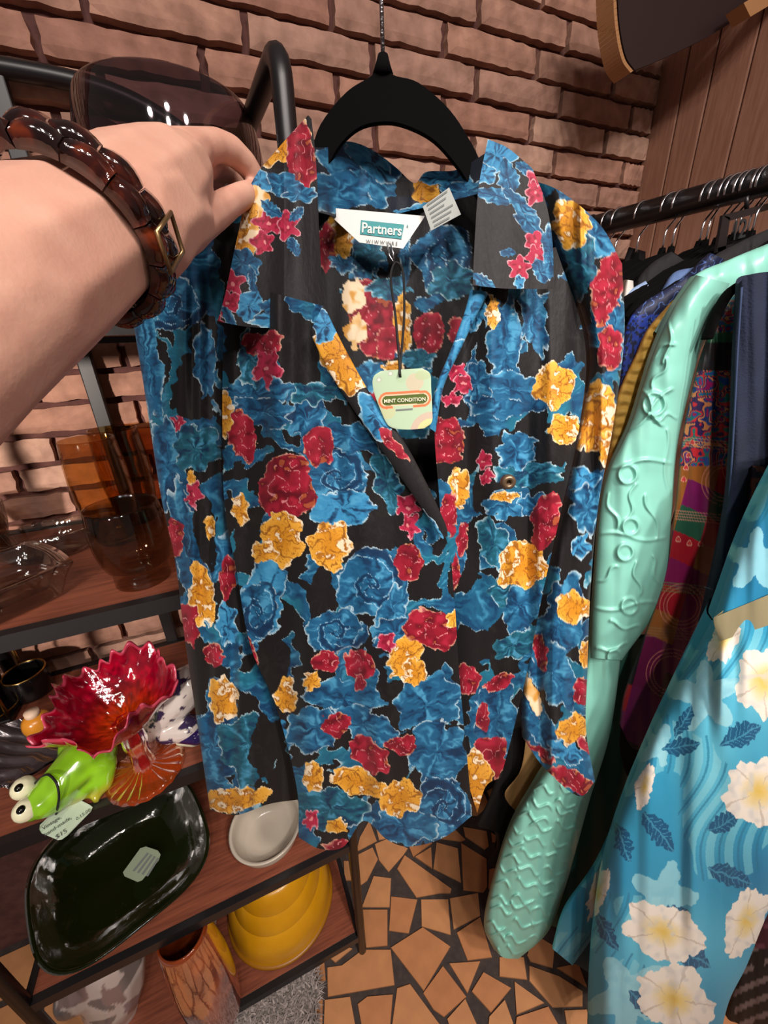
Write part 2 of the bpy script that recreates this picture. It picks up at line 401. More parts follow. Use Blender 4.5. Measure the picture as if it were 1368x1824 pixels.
TR = [
 [(250,305),(345,255),(310,160),(265,240)], [(335,270),(395,245),(490,290),(470,320),(400,400),(355,345)], [(255,320),(325,285),(350,340),(300,440),(265,465)],
 [(355,250),(340,190),(410,240)], [(495,280),(580,235),(605,265),(515,330)], [(525,330),(600,285),(605,385)], [(625,262),(725,290),(740,450),(610,385)],
 [(440,385),(475,322),(695,480),(690,500),(640,500),(530,520)], [(740,265),(860,340),(862,470),(845,497),(750,485)], [(610,240),(700,190),(760,250),(740,258)],
 [(330,420),(412,430),(405,565),(275,565)], [(275,577),(395,577),(395,745),(290,755)], [(412,515),(535,530),(495,688),(402,675)], [(552,530),(680,528),(692,695),(555,655)],
 [(687,525),(820,500),(830,605),(705,670)], [(720,685),(830,612),(885,800),(770,815)], [(410,755),(560,660),(690,750),(565,958)], [(112,850),(180,840),(280,765),(410,765),(428,930),(115,985)],
 [(562,968),(655,840),(765,985),(660,1080),(610,1045)], [(685,830),(830,820),(770,970)], [(790,960),(845,870),(975,945),(880,1060)], [(920,800),(1035,800),(1050,905),(920,890)],
 [(1060,840),(1200,890),(1310,960),(1310,1030),(1170,1035),(1060,910)], [(990,915),(1130,1015),(1000,1070)], [(255,1020),(300,985),(420,975),(405,1160),(280,1160)],
 [(440,945),(500,925),(640,1115),(620,1170),(410,1160)], [(100,1000),(220,985),(250,1150),(95,1150)], [(675,1090),(760,995),(830,1150),(700,1170)], [(872,1080),(945,1000),(985,1110),(960,1170),(865,1150)],
 [(1000,1082),(1150,1032),(1215,1150),(990,1160)], [(20,890),(97,800),(105,905),(40,965)], [(750,190),(860,210),(870,280),(850,295),(760,235)], [(872,390),(935,370),(905,480),(868,480)],
 [(1050,790),(1080,690),(1180,750),(1170,850),(1065,820)], [(108,790),(190,750),(230,760),(150,825)], [(40,1000),(92,1000),(88,1150),(50,1140)], [(190,350),(212,350),(225,440),(195,440)],
 [(1190,850),(1290,830),(1330,940)], [(1225,1050),(1330,1045),(1350,1150),(1240,1150)], [(640,60),(720,60),(740,150),(640,190)], [(420,120),(560,130),(570,215),(480,250),(410,215)],
 [(875,130),(960,150),(950,260),(885,260)], [(880,500),(960,470),(1010,600),(900,660)], [(1000,480),(1080,520),(1060,640),(1020,620)]]
floorpolys = []
for t in TR:
    w = [onZ(540+x*.3801, 1400+y*.3801, 0.0)[:2] for x, y in t]; floorpolys.append(np.array(w))
def clip(poly, p, n):
    out = []
    for k in range(len(poly)):
        a, b = poly[k], poly[(k+1) % len(poly)]; da, db = (a-p)@n, (b-p)@n
        if da <= 0: out.append(a)
        if da*db < 0: out.append(a+(b-a)*da/(da-db))
    return out
cent = [p.mean(0) for p in floorpolys]; cs = []
rn = np.random.RandomState(4); gx = np.arange(-.75, 1.14, .135); gy = np.arange(-.35, .93, .135)
for x in gx:
    for y in gy: cs.append(np.array([x, y])+rn.uniform(-.045, .045, 2))
for c in cs:
    if min(np.linalg.norm(c-q) for q in cent) < .075: continue
    poly = [c+np.array(v) for v in ((-.12, -.12), (.12, -.12), (.12, .12), (-.12, .12))]
    for q in cs+cent:
        dd = q-c; ln = np.linalg.norm(dd)
        if 1e-6 < ln < .35: poly = clip(poly, c+dd*.5-dd/ln*rn.uniform(.003, .011), dd/ln)
    poly = clip(poly, np.array([0, WY-.004]), np.array([0, 1.])); poly = clip(poly, np.array([WX-.004, 0]), np.array([1., 0])) if len(poly) > 2 else poly
    if len(poly) < 3: continue
    floorpolys.append(np.array(poly))
for w in floorpolys:
    a = .5*sum(w[k][0]*w[(k+1) % len(w)][1]-w[(k+1) % len(w)][0]*w[k][1] for k in range(len(w)))
    if a < 0: w = w[::-1]
    c = w.mean(0); n = len(w)
    bm = bmesh.new()
    lo = [bm.verts.new((p[0]-c[0], p[1]-c[1], -.007)) for p in w]; mi = [bm.verts.new((p[0]-c[0], p[1]-c[1], -.0015)) for p in w]
    hi = [bm.verts.new(((p[0]-c[0])*.975, (p[1]-c[1])*.975, 0)) for p in w]
    bm.faces.new(hi)
    for k in range(n):
        k2 = (k+1) % n; bm.faces.new((lo[k], lo[k2], mi[k2], mi[k])); bm.faces.new((mi[k], mi[k2], hi[k2], hi[k]))
    o = from_bm('tile', bm, M['tile'], fl); o.location = (c[0], c[1], random.uniform(-.0012, 0))

# ================================================================== the shelf unit
SX0, SX1, SYF, SYB = -.505, .095, .53, .90
ZS = [H+.040, H-.305, H-.640, H-1.046, H-1.462]      # top faces of the five boards
et = thing('shelf_unit', 'tall black metal shelf unit with brown wooden shelves against the brick wall', 'shelf', (SX0/2+SX1/2, (SYF+SYB)/2, 0))
R_ = .0115
ztop = H+.275
for sx in (SX0, SX1):
    pts = [(sx, SYF, 0), (sx+(.027 if sx == SX1 else 0), SYF, ztop-.03)]+[(sx+(.027 if sx == SX1 else 0), SYF+.03*(1-math.cos(a)), ztop-.03+.03*math.sin(a)) for a in np.linspace(.2, PI/2, 6)]+[(sx, SYB-.03, ztop), (sx, SYB-.008, ztop-.01), (sx, SYB, ztop-.03), (sx, SYB, 0)]
    tube('side_frame', pts, R_, M['steel'], et, 12)
zr = H+.376
pts = smoothpath([(SX1-.002, SYB, ztop-.03), (SX1-.03, SYB, ztop+.03), (SX1-.10, SYB, zr-.025), (SX1-.19, SYB, zr-.003), (-.25, SYB, zr), (SX0+.19, SYB, zr-.003), (SX0+.1, SYB, zr-.025), (SX0+.03, SYB, ztop+.03), (SX0+.002, SYB, ztop-.03)], 8)
tube('top_rail', pts, .0125, M['steel'], et, 12)
box('back_post', (-.213, SYB-.006, .03), (-.189, SYB+.012, zr), M['steel'], et, .002)
for k, z in enumerate(ZS):
    b = box('shelf_board', (SX0+.008, SYF+.008, z-.012), (SX1-.012, SYB-.014, z), M['shelfwood'], et, .001)
    fr = bmesh.new()
    for lo, hi in (((SX0, SYF-.006, z-.022), (SX1, SYF+.008, z+.0015)), ((SX0, SYB-.014, z-.022), (SX1, SYB, z+.0015)), ((SX0-.004, SYF, z-.022), (SX0+.008, SYB, z+.0015)), ((SX1-.012, SYF, z-.022), (SX1, SYB, z+.0015))):
        r = bmesh.ops.create_cube(fr, size=1)
        for v in r['verts']: v.co = Vector([(lo[q]+hi[q])/2+v.co[q]*(hi[q]-lo[q]) for q in range(3)])
    from_bm('shelf_frame', fr, M['steel'], b)

# ================================================================== things on the shelves
def at(px, py, z): return onZ(px, py, z)
zA, zB, zC, zD = ZS[1]+.0006, ZS[2]+.0006, ZS[3]+.0006, ZS[4]+.0006
zT = ZS[0]+.0006
def vessel(name, prof_out, wall, mat, parent=None, loc=(0, 0, 0), n=48, base=.004, mod=None, rot=None, scale=(1, 1)):
    o = [tuple(p) for p in prof_out]; inner = [(max(r-wall, .0004), z) for r, z in o[::-1]]
    zb = o[0][1]+base
    inner = [(r, max(z, zb)) for r, z in inner if z > zb]+[(max(o[0][0]-wall*1.5, .001), zb)]
    prof = [(.0001, o[0][1])]+o+inner+[(.0001, zb)]
    return lathe(name, prof, mat, parent, n, loc, mod, rot, scale)
# smoked glass bowl on the top board
def arcprof(pts, n=6): return [tuple(p) for p in smoothpath(pts, n)]
g = thin_glass('smoked_glass', (176, 160, 168), .10, .7)
tb = vessel('glass_bowl', arcprof([(.045, 0), (.078, .012), (.100, .06), (.108, .125), (.107, .19), (.099, .228), (.092, .236)]), .0035, g, None, (.012, .690, zT), 64, .006)
tag(tb, 'large dark smoked glass bowl on the top shelf above the hand', 'bowl')
# price card and red box on the top board, just right of the wrist
bxp = at(226, 543, zT)
rb = thing('gift_box', 'small red box with a cream price card on the top shelf edge', 'box', (.0, .57, zT))
pA = onY(222, 520, .57); pB = onY(250, 520, .57)
box('box_body', (pA[0]-.004, .566, zT), (pA[0]+.045, .60, zT+.05), plain('red_card', (178, 52, 62), .5), rb, .002)
q = [onY(184, 546, .56), onY(223, 543, .56), onY(226, 508, .56), onY(190, 527, .56)]
pt = plate('price_card', q, .0008, M['paper'], rb)
o = (np.array(q[0])+q[1]+q[2]+q[3])/4; text('price_text', '$12.00', .0125, o+np.array([.002, -.0007, -.003]), q[1]-q[0], (0, 0, 1), M['ink'], pt)
gd = lathe('trinket_dish', arcprof([(.004, 0), (.018, .002), (.030, .012), (.029, .013), (.017, .005), (.001, .004)]), plain('gilt_rim', (196, 164, 104), .25, .8), None, 40, onZ(174, 541, zT)+np.array([-.012, .0, 0]))
tag(gd, 'small gilt dish on the top shelf beside the price card', 'dish')
# tumblers
amber = thin_glass('amber_glass', (240, 220, 188)); smoke = thin_glass('smoke_glass', (228, 220, 208))
for px, py, lab in ((214, 962, 'tall amber glass tumbler, nearer of the two behind the footed tumbler'), (250, 926, 'tall amber glass tumbler, farther of the two behind the footed tumbler')):
    o = vessel('amber_tumbler', arcprof([(.026, 0), (.033, .012), (.0405, .06), (.0435, .11), (.041, .16), (.0385, .182)]), .0018, amber, None, at(px, py, zA), 40, .008)
    tag(o, lab, 'glass', 'amber tumblers')
o = vessel('footed_tumbler', arcprof([(.034, 0), (.036, .002), (.035, .018)], 2)+arcprof([(.0345, .022), (.042, .032), (.0475, .06), (.0475, .09), (.0445, .117)]), .0022, smoke, None, at(257, 1030, zA), 48, .026)
tag(o, 'short smoky brown glass tumbler on a thick foot at the shelf front', 'glass')
crystal = thin_glass('crystal', (226, 226, 224), .10, .8)
def ribs(r, z, th, t): k = 1+.035*np.cos(th*22)*np.clip(r/.05-1, 0, 1); return r*k, z+.003*np.cos(th*22)*np.clip(r/.06-1, 0, 1)
o = vessel('relish_dish', arcprof([(.04, 0), (.05, .002), (.066, .016), (.075, .038), (.078, .044)]), .0065, crystal, None, at(94, 988, zA), 132, .006, ribs, eulr(0, 0, .15), (1.0, .62))
tag(o, 'oval cut crystal dish with ribbed sides on the middle shelf', 'dish')
def sq(r, z, th, t): k = 1/np.maximum(np.abs(np.cos(th)), np.abs(np.sin(th)))**.75; return r*k, z
o = vessel('crystal_ashtray', arcprof([(.045, 0), (.055, .004), (.066, .03), (.075, .046), (.077, .050)]), .014, crystal, None, at(5, 1078, zA), 64, .016, sq, eulr(0, 0, .62))
tag(o, 'square heavy crystal ashtray at the left front of the middle shelf', 'ashtray')
o = vessel('smoked_goblet', arcprof([(.030, 0), (.032, .004), (.034, .02), (.042, .05), (.046, .085)]), .003, thin_glass('grey_glass', (196, 188, 180)), None, at(-22, 985, zA), 40, .006)
tag(o, 'dark grey glass at the left edge of the middle shelf', 'glass')
# ruffled compote
cp = at(262, 1372, zB); comp = thing('ruffled_compote', 'red and orange ruffled glass compote on a round foot', 'compote', cp)
nT, nR = 240, 34
th = np.linspace(0, 2*PI, nT, endpoint=False)[None]; t = np.linspace(0, 1, nR)[:, None]
rad = .014+.070*t**.8; zz = .113+.072*t**1.4
def ruff(rad, zz, off):
    a = t**4
    R2 = rad*(1+.035*a*np.cos(24*th+.6*np.sin(3*th)))+.012*a*np.cos(5*th+1.0)
    Z2 = zz+a*(.010*np.sin(5*th+.4)+.006*np.sin(24*th+1.2))+off+.002*(vn(th*9+0*t, t*12+0*th, 3)-.5)*(1-a)
    return np.stack([R2*np.cos(th), R2*np.sin(th), Z2], -1).reshape(-1, 3)
tilt = eulr(math.radians(4), math.radians(-4), 0)
def place_c(v): return (v-np.array([0, 0, .1]))@tilt.T+np.array([0, 0, .1])+cp
v1 = place_c(ruff(rad, zz, 0)); v2 = place_c(ruff(rad, zz, -.004))
tt = (t+0*th).ravel(); ths = (th+0*t).ravel(); w = np.clip((tt-.12)*2.2, 0, 1)[:, None]
cc = np.array([206, 62, 14])*(1-w)+np.array([150, 6, 36])*w
cc = cc*(.72+.5*vn(ths*10, tt*16, 5))[:, None]; edge = (tt > .965)[:, None]; cc = np.where(edge, np.array([206, 70, 96]), np.clip(cc, 0, 255))
ruby = printed('amberina_glass', .06, 0, (70, .5), .8, .35, .6)
f1 = gridfaces(nT, nR, wrap=True); f2 = gridfaces(nT, nR, len(v1), True, wrap=True)
k = np.arange(nT); last = (nR-1)*nT; rim = np.stack([last+k, len(v1)+last+k, len(v1)+last+(k+1) % nT, last+(k+1) % nT], -1)
mesh('bowl', np.concatenate([v1, v2]), np.concatenate([f1, f2, rim]), ruby, comp, True, np.concatenate([cc, cc]))
lathe('stem', arcprof([(.012, .004), (.016, .02), (.013, .05), (.017, .075), (.014, .104), (.020, .116)]), glassy('ruby_stem', (206, 44, 44), .04, 1.4, .8), comp, 24, cp, lambda r, z, th, t: (r*(1+.1*np.cos(8*th)), z))
lathe('foot', [(.0001, 0), (.055, 0), (.058, .003), (.05, .006), (.03, .009), (.016, .016), (.0001, .018)], glassy('amber_foot', (212, 92, 34), .06, 1.4, .75, (60, .4)), comp, 72, cp, lambda r, z, th, t: (r, z+.0022*np.cos(20*th)*np.clip(r/.02-.6, 0, 1)*np.clip(z/.004, 0, 1)))
# frog
fr = thing('ceramic_frog', 'shiny green ceramic frog with bulging white eyes and a tag on a cord', 'figurine', at(120, 1400, zB))
def fz(px, py, h): return onZ(px, py, zB+h)
def frogcol(v):
    h = v[:, 2]-zB; c = np.array([132, 188, 34])*np.ones((len(v), 1)); n = vn(v[:, 0]*90, v[:, 2]*90, 2)
    w = np.clip((.028-h)/.014, 0, 1)[:, None]; c = c*(1-w)+np.array([168, 166, 44])*w
    return np.clip(c*(.86+.28*n)[:, None], 0, 255)
glaze = printed('green_glaze', .12, 0, (45, .12), .6, 0, .8)
blobs('body', [[(fz(82, 1422, .040), .026), (fz(112, 1392, .048), .030), (fz(146, 1358, .050), .036), (fz(168, 1338, .046), .034)], [(fz(60, 1438, .036), .018), (fz(100, 1416, .036), .024)],
    [(fz(152, 1326, .058), .026), (fz(132, 1330, .062), .022)], [(fz(176, 1366, .036), .026), (fz(182, 1394, .016), .016), (fz(168, 1416, .006), .007), (fz(172, 1424, .004), .006)],
    [(fz(150, 1396, .024), .022), (fz(128, 1418, .012), .014), (fz(112, 1432, .007), .008)], [(fz(184, 1350, .03), .02), (fz(187, 1380, .010), .010)]], .0032, glaze, fr, 5, frogcol)
for px, py, h in ((42, 1403, .052), (46, 1442, .046)):
    e = fz(px, py, h); ey = blobs('eye', [[(e, .0165)]], .002, plain('eye_white', (226, 224, 190), .15, coat=.6), fr, 4)
    out = rays(px, py); out = -out/np.linalg.norm(out); out = out+np.array([-.35, -.1, .35]); out /= np.linalg.norm(out)
    blobs('pupil', [[(e+out*.0125, .0062)]], .0012, plain('pupil', (12, 12, 10), .1), ey, 3)
cpts = [fz(58, 1400, .05), fz(72, 1386, .064), fz(86, 1380, .078), fz(100, 1394, .078), fz(105, 1416, .062), fz(103, 1436, .04), fz(100, 1450, .012)]
tube('tag_cord', smoothpath(cpts, 6), .0016, M['cord'], fr, 8)
tq = [fz(70, 1472, .004), fz(106, 1495, .004), fz(163, 1440, .004), fz(150, 1430, .004), fz(106, 1432, .006)]
rc = [(70, 1478), (74, 1484), (103, 1496), (110, 1495), (120, 1488), (162, 1445), (165, 1438), (160, 1434), (146, 1427), (138, 1429), (108, 1434), (98, 1444), (71, 1470)]
pt = plate('price_tag', [fz(a, b, .003+(.010 if b > 1470 else .004)) for a, b in rc], .0008, M['paper'], fr)
rx = fz(150, 1432, .006)-fz(80, 1478, .012)
for s, (a, b), sz in (('Vintage,', (93, 1467), .0068), ('hand-made,', (104, 1473), .0068), ('$15', (110, 1487), .0085), ('0.15.00', (149, 1452), .0062)):
    text('tag_text', s, sz, fz(a, b, .0125)+np.array([0, 0, .0018]), rx, np.cross(-rays(a, b), rx), M['ink'], pt)
# white ceramic shoe with violet flowers
sh = thing('ceramic_shoe', 'white ceramic shoe with violet flowers behind the red compote', 'figurine', at(300, 1320, zB))
def shoecol(v):
    c = np.array([214, 206, 200])*np.ones((len(v), 1))
    u = v[:, 0]*60; w = v[:, 2]*60+v[:, 1]*40
    n = vn(u*1.6, w*1.6, 9); c = np.where((n > .69)[:, None], np.array([54, 44, 78]), c); c = np.where(((n > .62) & (n < .645))[:, None], np.array([90, 74, 90]), c)
    return c
cer = printed('white_glaze', .15, 0, None, .5, 0, .7)
blobs('body', [[(fz(266, 1300, .028), .022), (fz(292, 1272, .055), .030), (fz(318, 1240, .085), .036), (fz(335, 1218, .105), .034)], [(fz(300, 1300, .03), .024), (fz(340, 1296, .03), .022)]], .003, cer, sh, 5, shoecol)
blobs('trim', [[(fz(318, 1306, .022), .016), (fz(352, 1310, .022), .016), (fz(372, 1300, .026), .014)]], .0025, plain('violet_glaze', (40, 28, 88), .12, coat=.7), sh, 3)
blobs('toe', [[(fz(322, 1318, .010), .010), (fz(345, 1320, .010), .010), (fz(370, 1310, .010), .010)]], .002, plain('pale_glaze', (206, 206, 178), .2, coat=.5), sh, 3)
# grey leaf dish, orange egg, black lantern at the left of that board
ld = thing('leaf_dish', 'dark grey glossy leaf shaped dish behind the green frog', 'dish', at(45, 1345, zB))
u = np.linspace(-1, 1, 46)[None]; v = np.linspace(0, 1, 60)[:, None]
c0 = at(8, 1405, zB); c1 = at(120, 1292, zB); ax = c1-c0; ln = np.linalg.norm(ax); ax /= ln; ay = np.cross([0, 0, 1.], ax)
wd = .088*np.sin(PI*np.clip(v, .01, .99))**.6*(1+.05*np.sin(v*30))
P = c0+ax*(v*ln)[..., None]+ay*(u*wd)[..., None]; P[..., 2] = zB+.006+.036*np.abs(u)**2.2*np.sin(PI*v)**.5+.003*np.sin(v*34+np.abs(u)*6)
Q = P.copy(); Q[..., 2] -= .004
m_, n_ = P.shape[:2]
mesh('dish_body', np.concatenate([P.reshape(-1, 3), Q.reshape(-1, 3)]), np.concatenate([gridfaces(n_, m_), gridfaces(n_, m_, n_*m_, True)]), plain('grey_glaze', (74, 66, 68), .22, .3, coat=.5), ld)
ys = thing('orange_candle', 'small orange and cream egg shaped candle holder left of the compote', 'ornament', at(78, 1308, zB))
lathe('cup', arcprof([(.004, .006), (.016, .009), (.022, .022), (.020, .038), (.012, .046), (.001, .049)]), plain('orange_glaze', (206, 134, 38), .3, coat=.4), ys, 32, at(76, 1306, zB))
lathe('candle', [(.0001, .044), (.011, .044), (.011, .056), (.0001, .057)], plain('wax', (214, 186, 160), .5), ys, 24, at(76, 1306, zB))
ln_ = thing('lantern', 'black lantern with thin brass trim at the left end of the shelf', 'lantern', at(10, 1290, zB))
p0 = at(-28, 1285, zB); brass = plain('brass', (190, 150, 80), .25, 1.0)
blk = plain('black_gloss', (14, 11, 12), .2)
box('base', p0+np.array([-.05, -.03, 0]), p0+np.array([.055, .09, .012]), blk, ln_, .003)
box('cap', p0+np.array([-.045, -.02, .135]), p0+np.array([.05, .08, .15]), blk, ln_, .003)
for ox, oy in ((-.04, -.02), (.048, -.02), (-.04, .078), (.048, .078)): tube('post', [p0+np.array([ox, oy, .01]), p0+np.array([ox, oy, .14])], .003, brass, ln_, 8)
tube('trim', smoothpath([p0+np.array([.055*math.cos(a), .03+.06*math.sin(a), .014]) for a in np.linspace(-2.5, .9, 9)], 5), .0022, brass, ln_, 8)
lathe('cup', arcprof([(.02, .012), (.028, .03), (.03, .07), (.026, .075), (.024, .03), (.001, .016)]), blk, ln_, 32, p0+np.array([.005, .03, 0]))
mg = thing('black_mug', 'small black cup with a gilt rim in the back of the frog shelf', 'cup', at(65, 1232, zB))
mp = at(62, 1236, zB)
vessel('cup_body', arcprof([(.025, 0), (.034, .01), (.037, .04), (.035, .06)]), .003, blk, mg, mp, 40)
tube('gilt_rim', [mp+np.array([.0345*math.cos(a), .0345*math.sin(a), .060]) for a in np.linspace(0, 2*PI, 40, endpoint=False)], .0016, brass, mg, 8, True)
# dark green glass bowl
gb = thing('green_glass_bowl', 'large dark green glass bowl with a paper price sticker', 'bowl', at(215, 1640, zC))
def sq2(r, z, th, t):
    k = 1/(np.abs(np.cos(th))**3.2+np.abs(np.sin(th))**3.2)**(1/3.2); return r*k, z+.004*np.cos(4*th)*np.clip(r/.1, 0, 1)
gmat = glassy('dark_green_glass', (26, 34, 10), .10, 1.5, .5, (50, .25))
gc = at(236, 1560, zC)
rotg = eulr(math.radians(16), math.radians(4), math.radians(20))
vessel('bowl_body', arcprof([(.045, 0), (.078, .006), (.114, .028), (.134, .058), (.141, .074)]), .006, gmat, gb, gc+np.array([0, .0, .024]), 96, .008, sq2, rotg, (1.08, .92))
stp = [onZ(a, b, zC+.075) for a, b in ((219, 1554), (222, 1561), (245, 1571), (253, 1568), (283, 1532), (286, 1522), (281, 1515), (260, 1508), (250, 1511))]
st = plate('price_sticker', stp, .0008, plain('sticker_paper', (150, 166, 140), .6), gb)
rx = stp[7]-stp[0]
for i in range(4):
    q0 = (236+i*8, 1551+i*3); q1 = (262+i*6, 1519+i*3)
    plate('print_line', [onZ(q0[0], q0[1], zC+.0762), onZ(q0[0]+3.5, q0[1]+1.4, zC+.0762), onZ(q1[0]+3.5, q1[1]+1.4, zC+.0762), onZ(q1[0], q1[1], zC+.0762)], .0003, M['inkgrey'], st)
# cream bowl on the same board
o = vessel('cream_bowl', arcprof([(.036, 0), (.052, .004), (.070, .026), (.076, .052), (.080, .056)]), .004, plain('cream_glaze', (196, 186, 170), .25, coat=.4), None, at(480, 1492, zC), 64)
tag(o, 'cream glazed bowl on the shelf under the blouse hem', 'bowl')
# bottom board: yellow nested bowls, grey painted vase, amber vase
yel = plain('yellow_enamel', (216, 156, 16), .35, vary=(196, 138, 14), vscale=12, coat=.3)
yl = plain('yellow_band', (150, 98, 6), .4)
yc = at(502, 1598, zD)
for i, (s, zo) in enumerate(((1.0, .0), (.86, .045), (.73, .088))):
    b = thing('nesting_bowl', ('largest yellow enamel bowl at the bottom of its stack', 'middle yellow enamel bowl of the stack', 'topmost small yellow enamel bowl of the stack')[i], 'bowl', yc+np.array([0, 0, zo]), 'stacked yellow bowls')
    vessel('bowl_body', arcprof([(.142*s, 0), (.141*s, .01), (.136*s, .06), (.118*s, .098), (.09*s, .112), (.002, .114)]), .004, yel, b, yc+np.array([0, 0, zo+.0005]), 64)
    lathe('band', [(.142*s, .001), (.146*s, .001), (.147*s, .006), (.146*s, .011), (.140*s, .011)], yl, b, 64, yc+np.array([0, 0, zo]))
vs = thing('painted_vase', 'white and grey leaf painted ceramic vase on the bottom shelf', 'vase', at(205, 1790, zD))
def vcol(v):
    c = np.array([198, 184, 178])*np.ones((len(v), 1)); a = vn(v[:, 0]*26+v[:, 2]*12, v[:, 2]*34, 4); b = vn(v[:, 0]*55, v[:, 2]*20+v[:, 1]*30, 6)
    c = np.where((a > .58)[:, None], np.array([122, 112, 110]), c); c = np.where((b > .7)[:, None], np.array([140, 118, 116]), c); return c
vp = at(222, 1800, zD)
blobs('vase_body', [[(vp+np.array([0, .0, .045]), .042), (vp+np.array([.0, .01, .09]), .066), (vp+np.array([.01, .02, .15]), .072), (vp+np.array([.015, .02, .21]), .060)], [(vp+np.array([-.06, .0, .16]), .035), (vp+np.array([-.02, .01, .17]), .05)], [(vp+np.array([0, 0, .012]), .034), (vp+np.array([0, 0, .03]), .036)]], .005, printed('vase_glaze', .3, 0, None, .5, 0, .3), vs, 6, vcol)
av = thing('amber_vase', 'amber and red streaked glass vase with a paper tag inside on the bottom shelf', 'vase', at(360, 1800, zD))
def acol(v): n = vn(v[:, 0]*60, v[:, 2]*30, 3)[:, None]; return np.array([92, 26, 14])*(1-n)+np.array([196, 92, 30])*n
ap = at(392, 1800, zD)
prof = arcprof([(.038, 0), (.05, .01), (.058, .10), (.060, .20), (.054, .30), (.046, .385)])
pr = [(.0001, 0)]+prof+[(r-.004, z) for r, z in prof[::-1]]+[(.0001, .02)]
pr = np.array(pr); n = 64; th_ = np.arange(n)*2*PI/n
vv = np.stack([pr[:, 0][:, None]*np.cos(th_), pr[:, 0][:, None]*np.sin(th_), pr[:, 1][:, None]+0*th_], -1).reshape(-1, 3)+ap
mesh('vase_body', vv, gridfaces(n, len(pr), wrap=True), printed('amber_streak_glass', .08, 0, (40, .3), .7, .35, .6), av, True, acol(vv-ap))
plate('paper_tag', [onD(a, b, .50)+0 for a, b in ((358, 1660), (386, 1636), (382, 1668), (372, 1678))], .001, plain('grey_paper', (170, 160, 150), .7), av)
# shag rug in front of the shelf
rg = thing('shag_rug', 'grey shaggy rug lying on the floor in front of the shelf', 'rug', (-.2, .45, 0))
rp = [onZ(a, b, .02)[:2] for a, b in ((548, 1712), (566, 1745), (560, 1830), (470, 1990), (300, 1990), (300, 1850), (410, 1775))]
bm = bmesh.new(); lo = [bm.verts.new((p[0], p[1], .001)) for p in rp]; hi = [bm.verts.new((p[0], p[1], .016)) for p in rp]
bm.faces.new(hi); bm.faces.new(lo[::-1])
for k in range(len(rp)): k2 = (k+1) % len(rp); bm.faces.new((lo[k], lo[k2], hi[k2], hi[k]))
bmesh.ops.recalc_face_normals(bm, faces=bm.faces[:]); from_bm('rug_backing', bm, plain('rug_backing', (84, 78, 76), .9), rg)
rp_ = np.array(rp); mn, mx_ = rp_.min(0), rp_.max(0)
def inside(p, poly):
    c = False
    for k in range(len(poly)):
        a, b = poly[k], poly[k-1]
        if (a[1] > p[1]) != (b[1] > p[1]) and p[0] < (b[0]-a[0])*(p[1]-a[1])/(b[1]-a[1])+a[0]: c = not c
    return c
vs_, fs_, cl_ = [], [], []; rn = np.random.RandomState(3)
for k in range(9000):
    p = rn.uniform(mn, mx_)
    if not inside(p, rp_): continue
    a = rn.uniform(0, 2*PI); ln = rn.uniform(.015, .032); d = np.array([math.cos(a), math.sin(a)]); s = np.array([-d[1], d[0]])*.0016
    b0 = np.r_[p, .015]; b1 = np.r_[p+d*ln*.5, .015+ln*.75]; b2 = np.r_[p+d*ln*1.05, .015+ln*.55]; i = len(vs_)
    vs_ += [b0-np.r_[s, 0], b0+np.r_[s, 0], b1-np.r_[s, 0], b1+np.r_[s, 0], b2]; fs_ += [(i, i+1, i+3, i+2), (i+2, i+3, i+4)]
    g_ = rn.uniform(.75, 1.2); cl_ += [np.array([150, 140, 136])*g_]*5
mesh('pile', vs_, fs_, printed('rug_pile', .8), rg, True, np.clip(np.array(cl_), 0, 255))['kind'] = 'stuff'
